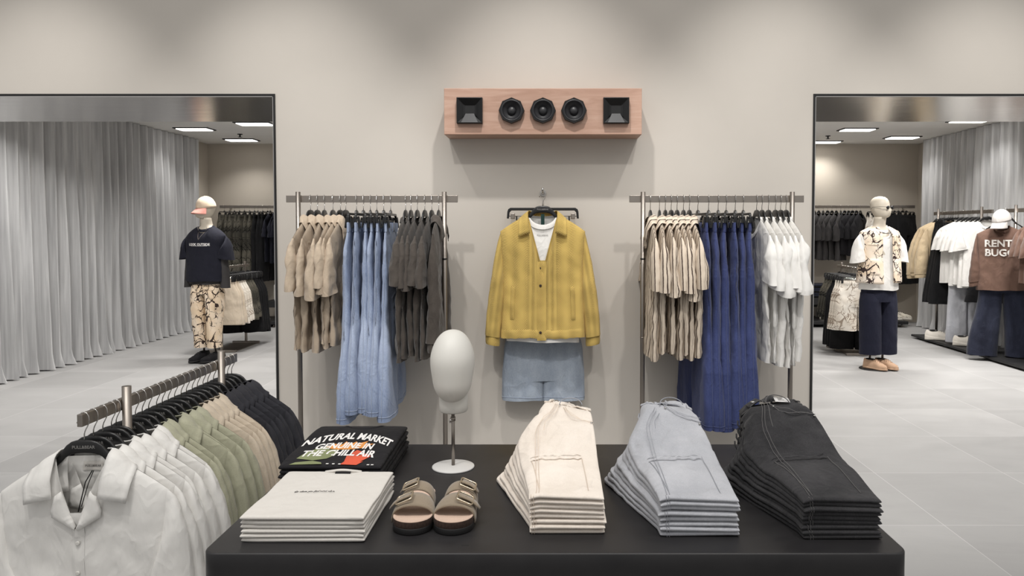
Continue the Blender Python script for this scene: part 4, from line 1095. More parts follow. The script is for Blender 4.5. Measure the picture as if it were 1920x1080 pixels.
for k in range(NG):
    y = lerp(yy0, yy1, (k / (NG - 1)) ** 1.0) + (0 if k in (0, NG - 1) else rnd.uniform(-.006, .006))
    if abs(y - 2.285) < .021: y = 2.285 + (.024 if y > 2.285 else -.024)
    if abs(y - 2.945) < .021: y = 2.945 + (.024 if y > 2.945 else -.024)
    c = cols[k]; a = R(9 * n3(k * .33, 4.7, 2.2)) if k else R(2)
    cnt[c] = cnt.get(c, -1) + 1
    if k == 0: ft.location = (RX, y, LZ); ft.rotation_euler = (0, 0, a); lab = 'front white shirt'
    else:
        n_ = ORD[cnt[c] - (1 if c == 'white_shirt' else 0)]; lab = '%s %s shirt' % (n_, names[c])
        prs[c][k % 2].put((RX + rnd.uniform(-.012, .012), y, LZ), a, '%s short-sleeved shirt on the low rack, %s %s' % (names[c], n_, 'behind the front one' if c == 'white_shirt' else 'of its colour'), names[c] + ' shirts on the low rack', scale=(1 + rnd.uniform(-.02, .02), 1, 1))
    hgt.put((RX, y, LZ), a, 'black hanger on the low rack, holding the ' + lab, 'black hangers on the low rack')
for c in prs:
    for p in prs[c]: p.done()

# ------------------------------------------------------------------ outfit on the wall hook
CX = -.046
t = thing('wall_hook', 'chrome hook on the wall carrying the mustard jacket', 'hook', (CX, 4.3, 1.66))
b = MB(); b.lathe([(.018, -.004), (.018, .0), (.012, .004)], 20)
for i, v in enumerate(b.v): b.v[i] = (v[0], -.004 + v[2], v[1] + .008)
b.build('rose', M['chrome'], t)
b = MB(); b.tube([(0, -.002, .008), (0, -.1, .004), (0, -.17, .004), (0, -.186, .012), (0, -.19, .028)], [.0055, .0055, .0055, .0055, .0065], 12); b.build('arm', M['chrome'], t)
OY, OZ = 4.15, 1.668 - .126
hgt.put((CX, OY, OZ), 0, 'black hanger on the wall hook holding the mustard jacket', None)
jack = Shirt(seed=21, ws=.238, drop=.095, Ln=.685, hem=.236, t=.055, fold=.013, sl=.58, cuff_out=.088, cuff=.1, st=.05, nd=.31, vneck=True, tneck=.055, nw=.082, Nn=132, curve=.0, cuff_in=(.238, -.690), ah=.25)
jt = jack.make('jacket', M['yellow'], 'mustard yellow textured jacket hanging on the wall hook', 'jacket', collar='point', cuffs=True, waistband=True)
jt.location = (CX, OY, OZ)
b = MB(); jack.patch(b, (-.030, .020), (-.262, -.70), .007, nz=30); b.build('placket', M['yellow'], jt)
for z in (-.30, -.395, -.655):
    b = MB(); p = jack.surf(-.012, z, -1, .009); b.tube([(p[0], p[1] + .003, p[2]), (p[0], p[1] - .001, p[2]), (p[0], p[1] - .003, p[2])], [.0075, .0075, .004], 14); b.build('button', M['leather'] if False else M['cork'], jt)
for x in (-.058, .05):
    b = MB(); jack.patch(b, (x - .003, x + .003), (-.20, -.64), .004, nx=2, nz=24); b.build('front_seam', M['yellow'], jt)
for sx in (-1, 1):
    b = MB(); f0 = lambda z, sx=sx: sx * (.165 + (-.40 - z) * .03) - .012; f1 = lambda z, sx=sx: sx * (.165 + (-.40 - z) * .03) + .012
    jack.patch(b, (f0, f1), (-.40, -.585), .009, nx=4, nz=12); b.build('pocket_welt', M['yellow'], jt)
b = MB(); b.box(-.010, -.012, -.075, .010, -.0105, .002); b.build('hang_tag', M['green_tag'], jt, label='dark green ribbon tag at the neck')
b = MB(); rows = []
for i in range(4): z = lerp(-.02, -.055, i / 3); rows.append([(x, jack.surf(x, z, 1, -.006)[1] - .004, z) for x in (-.04, -.02, 0, .02, .04)])
b.grid(rows); lb = b.build('neck_label', M['yellow'], jt)
teeS = Shirt(seed=25, ws=.205, drop=.088, Ln=.70, hem=.205, t=.040, fold=.006, nd=.06, tneck=.034, nw=.078)
tt = teeS.make('t_shirt', M['white_tee'], 'white t-shirt layered inside the mustard jacket', 't-shirt', collar='band', sleeves=False); tt.location = (CX, OY, OZ - .012)
b = MB(); b.add_mesh(text_mesh('PULL&BEAR', .012), lambda x, y: (x, teeS.surf(x, -.105, -1, .004)[1], -.105 + y)); b.build('lettering', M['ink_grey'], tt)
sh = Legs(seed=12, wx=.17, Ln=.485, crotch=.36, hemw=.120, tw=.018, th=.04, hemth=.05, hipw=.225, fold=.014, gap=-.003)
st_ = sh.make('shorts', M['denim_short'], 'faded blue denim shorts hanging below the mustard jacket', 'shorts', stitch=M['denim_stitch'])
st_.location = (CX + .002, 4.235, .962)
# the shorts hang from a clip hanger whose long strap loops over the same hook
t = thing('trouser_hanger', 'wide black clip hanger behind the mustard jacket on the wall hook', 'hanger', (CX, 4.235, 1.50)); wd = .155
b = MB(); b.prism([(-.185, .082), (.185, .082), (.198, .074), (.203, .06), (.206, .02), (.194, .02), (.190, .055), (.18, .066), (-.18, .066), (-.190, .055), (-.194, .02), (-.206, .02), (-.203, .06), (-.198, .074)], -.006, .006); b.build('bar', M['black'], t, bevel=.002)
b = MB(); b.tube([(-.2, 0, .034), (.2, 0, .034)], .002, 8); b.build('cross_wire', M['chrome'], t)
for sx in (-1, 1):
    b = MB(); b.box(sx * .172 - .012, -.012, .018, sx * .172 + .012, .012, .05); b.build('clip', M['steel'], t, bevel=.003)
    b = MB(); b.box(sx * .15 - .004, -.002, -.56, sx * .15 + .004, .002, .034); b.build('strap', M['black'], t)
b = MB(); b.tube(hook_pts(.09), .0018, 8); b.build('hook', M['chrome'], t)

# ------------------------------------------------------------------ mannequins of the back room
def profile_loft(b, prof, n=36, flat=1.):
    """prof: (z, rx, ry, cx, cy)"""
    rows = [[(cx + rx * sp(math.cos(2 * PI * j / n), flat), cy + ry * sp(math.sin(2 * PI * j / n), flat), z) for j in range(n)] for z, rx, ry, cx, cy in prof]
    b.grid(rows, True, True, True)
def mannequin(label, loc, rz, turn):
    t = thing('mannequin', label, 'mannequin', loc, rz); b = MB()
    Hh = 1.80; rows = []; n = 44
    prof = [(.74, .10, .08, 0), (.80, .165, .10, 0), (.92, .165, .105, .01), (1.05, .135, .09, .0), (1.2, .155, .105, -.005), (1.32, .175, .105, 0), (1.40, .185, .09, .005), (1.445, .165, .07, .01), (1.475, .10, .06, .012), (1.495, .064, .058, .01), (1.52, .058, .058, .006), (1.56, .056, .058, -.004), (1.585, .056, .06, -.012)]
    for z, rx, ry, cy in prof:
        rows.append([(rx * sp(math.cos(2 * PI * j / n), .92), cy + ry * sp(math.sin(2 * PI * j / n), .92), z) for j in range(n)])
    head = [(1.578, .040, .05, -.03), (1.585, .048, .07, -.028), (1.60, .058, .088, -.024), (1.63, .068, .099, -.016), (1.66, .074, .104, -.008), (1.69, .077, .106, 0), (1.72, .076, .105, .004), (1.75, .069, .097, .006), (1.775, .056, .08, .006), (1.792, .036, .054, .006), (1.80, .008, .012, .006)]
    for z, rx, ry, cy in head:
        row = []
        for j in range(n):
            a = 2 * PI * j / n; x = rx * math.cos(a); y = ry * math.sin(a) + cy
            fr = max(0, -math.sin(a)) ** 10          # front of the face, -y
            y -= fr * .022 * math.exp(-((z - 1.652) / .022) ** 2) * (1 if abs(x) < .03 else 0)      # nose
            y += max(0, -math.sin(a)) ** 3 * .010 * math.exp(-((z - 1.692) / .014) ** 2)            # brow line hollow
            y -= max(0, -math.sin(a)) ** 8 * .006 * math.exp(-((z - 1.618) / .008) ** 2)            # lips
            x += math.copysign(.006, x) * (max(0, 1 - abs(math.sin(a) - .1) * 5)) * math.exp(-((z - 1.665) / .022) ** 2)   # ears
            ct, stn = math.cos(turn), math.sin(turn)
            row.append((x * ct - y * stn, x * stn + y * ct, z))
        rows.append(row)
    b.grid(rows, True, True, True)
    b.build('body', M['mannequin'], t)
    for sx in (-1, 1):
        b = MB(); b.tube([(sx * .075, .03, .02), (sx * .075, .01, .5), (sx * .08, 0, .80)], .012, 10); b.build('support_rod', M['steel'], t)
    b = MB(); b.lathe([(.19, 0), (.19, .006), (.186, .009), (.02, .0095)], 48, 0, 0, 1, .85); b.build('base_plate', M['blackmetal'], t)
    return t
def shoe(name, label, cat, mat, smat, loc, rz, Ln=.28, thick=.025, collar=.075, group=None, net=None):
    t = thing(name, label, cat, loc, rz, group)
    def hw(v): return ps(v, [(0, .006), (.08, .034), (.28, .049), (.55, .038), (.85, .036), (.97, .02), (1, .005)])
    b = MB(); rows = []
    for i in range(25):
        v = i / 24; w = hw(v) + .004; y = (v - .5) * Ln; z1 = thick * ps(v, [(0, .8), (.5, .9), (1, 1.2)])
        rows.append([(w * sp(math.cos(2 * PI * j / 20), .5), y, z1 / 2 + .5 * z1 * sp(math.sin(2 * PI * j / 20), .5)) for j in range(20)])
    b.grid(rows, True, True, True); b.build('sole', smat, t)
    b = MB(); rows = []
    for i in range(29):
        v = i / 28; w = hw(v); y = (v - .5) * Ln * .985
        h = ps(v, [(0, .012), (.08, .034), (.25, .05), (.45, .075), (.62, collar + .012), (.8, collar), (.95, collar + .012), (1, .04)])
        rows.append([(w * math.cos(PI * j / 16) * (1 - .45 * sm(.3, .6, v) * math.sin(PI * j / 16) ** 2), y + .02 * sm(.5, .8, v) * math.sin(PI * j / 16) * 0, thick * .8 + h * math.sin(PI * j / 16) ** .7) for j in range(17)])
    b.grid(rows, False); b.build('upper', net or mat, t)
    b = MB()
    for k in range(4):
        v = .30 + .07 * k; y = (v - .5) * Ln; h = ps(v, [(.25, .05), (.45, .075), (.62, collar + .012)]) + thick * .8
        b.tube([(-.026, y, h - .012), (-.012, y + .004, h + .003), (.012, y - .004, h + .003), (.026, y, h - .012)], .003, 6)
    b.build('laces', smat if net is None else M['ink_black'], t)
    b = MB(); b.lathe([(.028, 0), (.03, .004), (.026, .008)], 20, 0, .19 * Ln, 1, 1.7)
    b.v = [(x, y, z + thick * .8 + collar + .002) for x, y, z in b.v]; b.build('opening', M['blackcloth'], t)
    return t
def cap(name, label, mat, brim, loc, rz, tilt=0):
    t = thing(name, label, 'cap', loc, rz); t.rotation_euler = (tilt, 0, rz)
    b = MB(); rows = []
    for i in range(13):
        a = PI / 2 * i / 12; rows.append([(.088 * math.cos(a) * math.cos(2 * PI * j / 36) * (1 + .015 * math.cos(6 * PI * 2 * j / 36 / 2)), .108 * math.cos(a) * math.sin(2 * PI * j / 36), -.012 + .128 * math.sin(a) ** .9) for j in range(36)])
    b.grid(rows, True); b.build('crown', mat, t, solid=.002)
    b = MB(); rows = []
    for i in range(8):
        u = i / 7; row = []
        for j in range(21):
            a = PI * (1.12 + .76 * j / 20); r = u * .066 * math.sin(PI * (.04 + .92 * j / 20)) ** .7
            row.append((.086 * math.cos(a) + .2 * r * math.cos(a), .106 * math.sin(a) - r, -.010 - .045 * u - .03 * (math.cos(a)) ** 2 * u))
        rows.append(row)
    b.grid(rows); b.build('brim', brim, t, solid=.003)
    b = MB(); b.lathe([(.008, .115), (.008, .119), (.001, .121)], 12); b.build('button', mat, t)
    return t

# left: black t-shirt over long sleeves, branch-print trousers, cap
ML = (-3.78, 8.12, 0); ra = R(-14)
mannequin('cream mannequin with a cap behind the low rack, in black t-shirt and branch-print trousers', ML, ra, R(-22))
def worn(o, base, dz, rz, dy=0.): o.location = (base[0] + dy * math.sin(-rz), base[1] + dy * math.cos(rz), dz); o.rotation_euler = (0, 0, rz); return o
ls = Shirt(seed=91, ws=.205, drop=.065, Ln=.62, hem=.2, t=.105, fold=.006, sl=.60, cuff_out=.075, cuff=.1, st=.052, nd=.05, tneck=.068, nw=.085, cuff_in=(.19, -.66), ah=.22, flat=.9)
b = ls
lo = thing('long_sleeved_top', 'dark olive long-sleeved top under the black t-shirt of the capped mannequin', 'top')
mb = MB(); ls.torso(mb); mb.build('body', M['charcoal'], lo)
for sx in (-1, 1): mb = MB(); ls.sleeve(mb, sx); mb.build('sleeve', M['charcoal'], lo)
worn(lo, ML, 1.482, ra)
ts = Shirt(seed=92, ws=.245, drop=.10, Ln=.60, hem=.235, t=.125, fold=.010, sl=.27, cuff_out=.085, cuff=.19, st=.085, nd=.05, tneck=.075, nw=.088, flat=.88)
to = ts.make('t_shirt', M['navytee'], 'black t-shirt with white chest lettering on the capped mannequin', 't-shirt', collar='band'); worn(to, ML, 1.492, ra)
mb = MB(); mb.add_mesh(text_mesh('LOOK OUTSIDE', .037, bold=.0012), lambda x, y: ts.surf(x, -.20 + y, -1, .004)); mb.build('lettering', M['ink_white'], to)
mb = MB(); mb.add_mesh(text_mesh('______________', .03, bold=.0002), lambda x, y: ts.surf(x, -.20 + y - .004, -1, .004)); mb.build('underline', M['ink_white'], to)
mb = MB(); mb.tube([(-.06, -.07, .0)] + [ts.surf(lerp(-.055, 0, i / 8), lerp(-.03, -.15, i / 8), -1, .006) for i in range(9)] + [ts.surf(lerp(0, .055, i / 8), lerp(-.15, -.03, i / 8), -1, .006) for i in range(1, 9)] + [(.06, -.07, 0)], .0022, 6)
nk = mb.build('necklace', M['steel'], None); tag(nk, 'thin dark necklace over the black t-shirt of the capped mannequin', 'necklace'); worn(nk, ML, 1.492, ra)
tr = Legs(seed=93, wx=.165, Ln=.87, crotch=.27, hemw=.074, tw=.115, th=.12, hemth=.095, hipw=.165, fold=.02, gap=.008, flat=.95)
tro = tr.make('trousers', M['camo_pale'], 'branch-print cargo trousers on the capped mannequin', 'trousers', pockets=False, loops=False)
for sx in (-1, 1):
    mb = MB(); rows = []
    for i in range(7):
        z = lerp(-.30, -.47, i / 6); rows.append([(sx * (.158 + .022 * math.sin(PI * i / 6) ** .4 * math.sin(PI * j / 6) ** .5), lerp(-.08, .08, j / 6), z) for j in range(7)])
    mb.grid(rows, flip=sx > 0); mb.build('cargo_pocket', M['camo_pale'], tro)
worn(tro, ML, 1.03, ra)
cap('baseball_cap', 'beige baseball cap with coral brim on the mannequin by the left curtain', M['cap_cloth'], M['pink'], (ML[0] - .0, ML[1], 1.705), ra + R(-22), R(6))
for sx, l in ((-1, 'left'), (1, 'right')):
    shoe('shoe', 'black shoe under the branch-print trousers, %s' % ('nearer the curtain' if sx < 0 else 'nearer the shorts stand'), 'shoe', M['blacktee'], M['rubber'], (ML[0] + sx * .085 * math.cos(ra), ML[1] - .05 + sx * .085 * math.sin(ra), .010), ra + R(-10 * sx - 20), group='black shoes of the capped mannequin')

# right: branch-print vest over white t-shirt, wide navy trousers, sunglasses
MR = (3.42, 7.7, 0); rb = R(12)
mannequin('bald cream mannequin in sunglasses and branch-print vest through the right opening', MR, rb, R(18))
tw_ = Shirt(seed=95, ws=.235, drop=.085, Ln=.66, hem=.205, t=.112, fold=.009, sl=.30, cuff_out=.095, cuff=.16, st=.075, nd=.06, tneck=.072, nw=.088, flat=.88)
two = tw_.make('t_shirt', M['white_tee'], 'white t-shirt under the branch-print vest of the bald mannequin', 't-shirt', collar='band'); worn(two, MR, 1.492, rb)
ve = Shirt(seed=96, ws=.225, drop=.055, Ln=.585, hem=.235, t=.135, fold=.008, nd=.30, nw=.10, tneck=.085, vneck=False, flat=.86)
veo = thing('vest', 'sleeveless branch-print vest, open at the front, on the bald mannequin', 'vest'); mb = MB(); rows = []
gapw = .055
for i in range(27):
    v = i / 26; row = []
    for j in range(61):
        # start at the front opening on one side, run around the back to the other side
        w = ve.w(v); a0 = math.acos(clamp((gapw / w)) ** (1 / ve.flat)); a = lerp(PI / 2 + (PI / 2 - a0), 2 * PI + PI / 2 - (PI / 2 - a0), j / 60)
        x = w * sp(math.cos(a), ve.flat); sn = sp(math.sin(a), ve.flat); side = -1 if sn > 0 else 1
        zt = ve.ztop(x, 1) if abs(x) > ve.nw or side > 0 else -.02 * (1 - abs(x) / ve.nw)
        z = lerp(ve.zb(x, side), zt, v); row.append((x, -ve.T(v, x) * sn + ve.fy(x, z, side, v), z))
    rows.append(row)
mb.grid(rows); mb.build('body', M['camo_vest'], veo, solid=.004)
for sx in (-1, 1):
    mb = MB(); ve.patch(mb, (sx * .15 - .06, sx * .15 + .06), (-.33, -.50), .012); mb.build('patch_pocket', M['camo_vest'], veo)
    mb = MB(); ve.patch(mb, (sx * .15 - .055, sx * .15 + .055), (-.17, -.20), .010, nz=4); mb.build('pocket_flap', M['camo_vest'], veo)
worn(veo, MR, 1.488, rb)
mb = MB(); mb.tube([(.088 * math.cos(a), .012 + .10 * math.sin(a) * (1.25 if math.sin(a) < 0 else .7), (.012 if math.sin(a) > 0 else .012 + .075 * math.sin(a))) for a in [2 * PI * k / 40 for k in range(41)]], .003, 8, False)
nk = mb.build('necklace', M['blackmetal'], None); tag(nk, 'dark cord necklace around the neck of the bald mannequin', 'necklace'); worn(nk, MR, 1.478, rb, -.018)
nt = Legs(seed=97, wx=.17, Ln=.86, crotch=.3, hemw=.108, tw=.095, th=.108, hemth=.105, hipw=.195, fold=.014, gap=-.02, flat=.9)
nto = nt.make('trousers', M['navycloth'], 'wide dark navy trousers on the bald mannequin', 'trousers', pockets=False, loops=False); worn(nto, MR, 1.02, rb)
t = thing('sunglasses', 'small dark oval sunglasses on the bald mannequin', 'sunglasses', (MR[0], MR[1], 1.682), rb + R(18))
for sx in (-1, 1):
    mb = MB(); mb.lathe([(.001, 0), (.024, 0), (.026, .002), (.024, .004), (.001, .005)], 24, 0, 0, 1, .72)
    mb.v = [(sx * .036 + p[0], -.118 - p[2] + .35 * abs(p[0] * .3), p[1]) for p in mb.v]; mb.build('lens', M['horn'], t)
    mb = MB(); mb.tube([(sx * .06, -.116, .006), (sx * .082, -.09, .008), (sx * .086, .02, .006), (sx * .08, .045, -.012)], .0018, 6); mb.build('temple', M['blackmetal'], t)
mb = MB(); mb.tube([(-.012, -.119, .004), (0, -.122, .008), (.012, -.119, .004)], .0018, 6); mb.build('bridge', M['blackmetal'], t)
for sx in (-1, 1):
    shoe('shoe', 'tan lace-up shoe below the bald mannequin, %s' % ('nearer the pier' if sx < 0 else 'nearer the clothes racks'), 'shoe', M['tanshoe'], M['tanshoe'], (MR[0] + sx * .062, MR[1] - .07 + sx * .01, .010), rb + R(30), group='tan shoes of the bald mannequin', Ln=.255)
# ------------------------------------------------------------------ back wall rails
def wall_rail(x0, x1, label, z=1.80, y=11.3):
    t = thing('wall_rail', label, 'rail', ((x0 + x1) / 2, y, z)); h = (x1 - x0) / 2
    b = MB(); b.box(-h, -.008, -.022, h, .008, .022); b.build('bar', M['steel'], t, bevel=.003)
    for x in (-h + .05, h - .05):
        b = MB(); b.tube([(x, .0, 0), (x, .15, 0), (x, .3, 0)], .012, 12); b.build('bracket', M['steel'], t)
    return t
wall_rail(-5.05, -3.5, 'steel rail on the back wall holding dark trousers and navy t-shirts')
wall_rail(3.5, 5.55, 'steel rail on the back wall behind the bald mannequin holding dark garments')
BZ = 1.80 + .022 - .126; BZC = 1.80 + .022 - .151
bh = Proto(shirt_hanger(text=False)); bc = Proto(clip_hanger())
def back_row(pr, x0, x1, n, hang, z, what, where, group, y=11.3, rz=R(90), hl='', jit=8, alongy=False):
    for k in range(n):
        a = rz + R(rnd.uniform(-jit, jit)); u = k / max(1, n - 1)
        if alongy: loc = (x0, lerp(y, x1, u), z)
        else: loc = (lerp(x0, x1, u), y, z)
        nth = 'only one' if n == 1 else ('first' if k == 0 else ('last' if k == n - 1 else ORD[k]))
        frm = 'of its kind' if n == 1 else ('from the back' if alongy else 'from the left')
        pr[k % len(pr)].put(loc, a, '%s %s, %s %s' % (what, where, nth, frm), group, scale=(1, 1, 1 + rnd.uniform(-.03, .03)))
        hang.put(loc, a, 'black hanger %s for %s, %s %s' % (where, hl, nth, frm), 'hangers ' + where)
lowN = dict(Nn=36, Mm=18)
WB = 'on the left back rail'; WBR = 'on the right back rail'
p = [Proto(Legs(seed=110 + k, wx=.19, Ln=.9, hemw=.13, tw=.03, th=.045, hipw=.22, fold=.016).make('trousers', M['camo_dark'], cat='trousers', loops=False)) for k in range(2)]
back_row(p, -4.98, -4.52, 7, bc, BZC, 'dark patterned trousers', WB, 'patterned trousers on the left back rail', hl='patterned trousers')
p = [Proto(Legs(seed=120 + k, wx=.19, Ln=1.0, hemw=.14, tw=.03, th=.05, hipw=.22, fold=.016).make('trousers', M['blackcloth'], cat='trousers', loops=False)) for k in range(1)]
back_row(p, -4.47, -4.32, 3, bc, BZC, 'plain black trousers', WB, 'black trousers on the left back rail', hl='black trousers')
p = [Proto(Shirt(seed=130 + k, ws=.25, drop=.09, Ln=.74, hem=.25, t=.035, fold=.015, sl=.27, cuff_out=.08, cuff=.18, st=.04, nd=.09, tneck=.04, **lowN).make('t_shirt', M['navytee'], cat='t-shirt', collar='band')) for k in range(2)]
back_row(p, -4.28, -3.62, 9, bh, BZ, 'dark navy t-shirt', WB, 'navy t-shirts on the left back rail', hl='navy t-shirts')
p = [Proto(Shirt(seed=140 + k, ws=.25, drop=.11, Ln=.70, hem=.25, t=.04, fold=.015, sl=.30, cuff_out=.09, cuff=.19, st=.05, nd=.09, tneck=.04, **lowN).make('t_shirt', M['charcoal'], cat='t-shirt', collar='band')) for k in range(2)]
back_row(p, 3.95, 4.42, 8, bh, BZ, 'charcoal t-shirt', WBR, 'charcoal t-shirts on the right back rail', hl='charcoal t-shirts', rz=R(48))
p = [Proto(Shirt(seed=150 + k, ws=.25, drop=.10, Ln=.62, hem=.25, t=.04, fold=.015, sl=.28, cuff_out=.09, cuff=.18, st=.05, nd=.09, tneck=.04, **lowN).make('t_shirt', M['blacktee'], cat='t-shirt', collar='band')) for k in range(1)]
back_row(p, 4.48, 4.72, 5, bh, BZ, 'black t-shirt', WBR, 'black t-shirts on the right back rail', hl='black t-shirts', rz=R(40))
p = [Proto(Legs(seed=160, wx=.17, Ln=.5, crotch=.28, hemw=.115, tw=.02, th=.04, hipw=.21).make('shorts', M['camo_white'], cat='shorts', loops=False))]
back_row(p, 4.95, 5.12, 3, bc, BZC, 'cream branch-print shorts', WBR, 'cream shorts on the right back rail', hl='cream shorts', rz=R(30))
p = [Proto(Legs(seed=170 + k, wx=.2, Ln=1.02, hemw=.14, tw=.03, th=.05, hipw=.22, fold=.016).make('trousers', M['blackcloth'], cat='trousers', loops=False)) for k in range(1)]
back_row(p, 5.18, 5.42, 5, bc, BZC, 'black wide trousers', WBR, 'black trousers on the right back rail', hl='black trousers', rz=R(28))
# low platform along the back wall
t = thing('shoe_platform', 'long low black platform along the back wall with shoes on it', 'platform', (0, 11.25, 0))
b = MB(); b.box(-5.1, -.33, .045, 5.3, .33, .095); b.build('board', M['blackmetal'], t, bevel=.006)
for k in range(38):
    x = -4.95 + k * .275
    b = MB(); b.lathe([(.012, 0), (.012, .045)], 10, x, -.28); b.build('foot', M['steel'], t)
for x, z, l, g in ((-4.02, .095, 'off-white platform sneaker on the left platform', None),):
    shoe('sneaker', l, 'shoe', M['sneaker'], M['sneaker'], (x - .35, 11.12, z), R(70), .32, .04)
for k, (x, l) in enumerate(((4.22, 'chunky cream sneaker with dark panels near the pier, left of its pair'), (4.36, 'chunky cream sneaker with dark panels near the pier, right of its pair'), (5.12, 'chunky cream sneaker beside the right curtain, left of its pair'), (5.28, 'chunky cream sneaker beside the right curtain, right of its pair'))):
    shoe('sneaker', l, 'shoe', M['sneaker'], M['sneaker'], (x, 11.1 + .05 * (k % 2), .095), R(60), .33, .045, group='chunky sneakers on the right platform', net=M['sneaker_net'])
def wall_shelf(x0, x1, z, label):
    t = thing('wall_shelf', label, 'shelf', ((x0 + x1) / 2, 11.35, z)); h = (x1 - x0) / 2
    b = MB(); b.box(-h, -.25, -.10, h, .25, 0); b.build('board', M['blackmetal'], t, bevel=.004)
    b = MB(); b.box(-h, .22, -.18, h, .25, -.1); b.build('back_rail', M['blackmetal'], t)
wall_shelf(3.7, 4.42, .42, 'black wall shelf holding folded dark jeans by the pier')
wall_shelf(-4.28, -3.6, .38, 'black wall shelf with a white box behind the shorts stand')
b = MB(); b.box(-4.2, 11.18, .38, -3.9, 11.5, .62); tag(b.build('box', M['white_plastic'], bevel=.01), 'white box on the black shelf by the right edge of the left opening', 'box')
for i in range(8):
    f = Fold(i, 8, .34, .3, .026, .027, 0, (0, 0), 200 + i * 2.2, .006 * n3(i, 2, 0), 0, tee=True)
    b = MB(); f.mesh(b, 12); o = b.build('folded_jeans', M['denim_navy'] if i % 3 else M['blackcloth'])
    o.location = (3.93, 11.14, .42); tag(o, 'dark folded jeans on the back shelf, %s' % ('bottom of the stack' if i == 0 else 'top of the stack' if i == 7 else ORD[7 - i] + ' from the top'), 'jeans', 'dark folded jeans on the back shelf')

# ------------------------------------------------------------------ stands with shorts
def floor_stand(x, y0, y1, z, label):
    t = thing('garment_stand', label, 'stand', (x, (y0 + y1) / 2, 0)); h = (y1 - y0) / 2
    b = MB(); b.box(-.012, -h - .12, z - .015, .012, h + .12, z + .015); b.build('rail', M['steel'], t, bevel=.003)
    for y in (-h, h):
        b = MB(); b.box(-.013, y - .013, .03, .013, y + .013, z + .05); b.build('post', M['steel'], t, bevel=.003)
        b = MB(); b.box(-.17, y - .02, 0, .17, y + .02, .03); b.build('foot_bar', M['steel'], t, bevel=.003)
    b = MB(); b.box(-.15, -h, .0, .15, h, .008); b.build('base_plate', M['steel'], t)
    return t
SZ = 1.0
floor_stand(-3.90, 8.72, 9.42, SZ, 'steel stand with beige and dark shorts behind the capped mannequin')
floor_stand(3.58, 8.5, 9.1, SZ, 'steel stand with pale printed shorts behind the bald mannequin')
SH = SZ + .015 - .151
def shorts(seed, mat, Ln=.52, wx=.17): return Proto(Legs(seed=seed, wx=wx, Ln=Ln, crotch=.28, hemw=.135, tw=.02, th=.03, hemth=.05, hipw=.24, fold=.014).make('shorts', M[mat], cat='shorts', loops=False))
LS = 'on the left stand'; RS = 'on the right stand'
back_row([shorts(301, 'sand')], -3.90, 8.78, 3, bc, SH, 'plain beige cargo shorts', LS, 'beige shorts on the left stand', y=8.62, rz=R(12), hl='beige shorts', alongy=True)
back_row([shorts(302, 'camo_white')], -3.90, 8.98, 3, bc, SH, 'cream printed shorts', LS, 'cream shorts on the left stand', y=8.85, rz=R(12), hl='cream shorts', alongy=True)
back_row([shorts(303, 'camo_dark')], -3.90, 9.2, 3, bc, SH, 'dark printed shorts', LS, 'dark shorts on the left stand', y=9.05, rz=R(12), hl='dark shorts', alongy=True)
back_row([shorts(304, 'blackcloth', .7)], -3.90, 9.5, 4, bc, SH, 'black long shorts', LS, 'black shorts on the left stand', y=9.27, rz=R(12), hl='black shorts', alongy=True)
back_row([shorts(305, 'camo_white', .56, .19)], 3.50, 8.56, 3, bc, SH, 'cream branch-print shorts', RS, 'cream shorts on the right stand', y=8.42, rz=R(-14), hl='cream shorts', alongy=True)
back_row([shorts(306, 'blackcloth', .8)], 3.56, 8.86, 4, bc, SH, 'black long shorts', RS, 'black shorts on the right stand', y=8.64, rz=R(-14), hl='black shorts', alongy=True)
back_row([shorts(307, 'camo_dark', .5)], 3.58, 9.15, 3, bc, SH, 'grey printed shorts', RS, 'grey shorts on the right stand', y=8.98, rz=R(-14), hl='grey shorts', alongy=True)

# ------------------------------------------------------------------ racks along the right curtain
def long_rack(X, y0, y1, z, pya, pyb, label):
    t = thing('clothes_rack', label, 'rack', (X, (y0 + y1) / 2, 0)); c = (y0 + y1) / 2
    b = MB(); b.box(-.012, y0 - c, z - .022, .012, y1 - c, z + .022); b.build('rail', M['steel'], t, bevel=.003)
    for p_ in (pya, pyb): b = MB(); b.tube([(-.016, p_ - c, .05), (-.016, p_ - c, 1.), (-.016, p_ - c, z + .06)], .016, 14); b.build('post', M['steel'], t)
    b = MB(); b.box(-.26, y0 - c - .05, .022, .26, y1 - c + .05, .05); b.build('platform', M['blackmetal'], t, bevel=.005)
    b = MB(); b.box(-.2, y0 - c, 0, .2, y1 - c, .022); b.build('plinth', M['blackmetal'], t)
    return t
QX, QZ = 5.1, 1.665
long_rack(QX, 8.55, 9.85, QZ, 8.74, 9.72, 'steel clothes rack beside the right curtain with beige jackets, black trousers and white t-shirts')
long_rack(QX, 6.9, 8.28, QZ, 7.2, 8.1, 'steel clothes rack nearest the viewer by the right curtain, with brown tops')
HB = QZ + .022 - .126; HBC = QZ + .022 - .151
FR = 'on the far curtain rack'; NR = 'on the near curtain rack'
pb = [Proto(Shirt(seed=401 + k, ws=.25, drop=.09, Ln=.66, hem=.23, t=.06, fold=.018, sl=.60, cuff_out=.14, cuff=.12, st=.065, nd=.08, tneck=.05, cuff_in=(.24, -.68), ah=.24, curve=.05, **lowN).make('jacket', M['bomber'], cat='jacket', collar='band', cuffs=True, waistband=True)) for k in range(2)]
back_row(pb, QX, 9.5, 3, bh, HB, 'sand-coloured bomber jacket', FR, 'bomber jackets on the far curtain rack', y=9.72, rz=R(-20), hl='bomber jackets', alongy=True)
pb = [Proto(Legs(seed=410, wx=.19, Ln=1.0, hemw=.16, tw=.03, th=.05, hipw=.22, fold=.018).make('trousers', M['blackcloth'], cat='trousers', loops=False))]
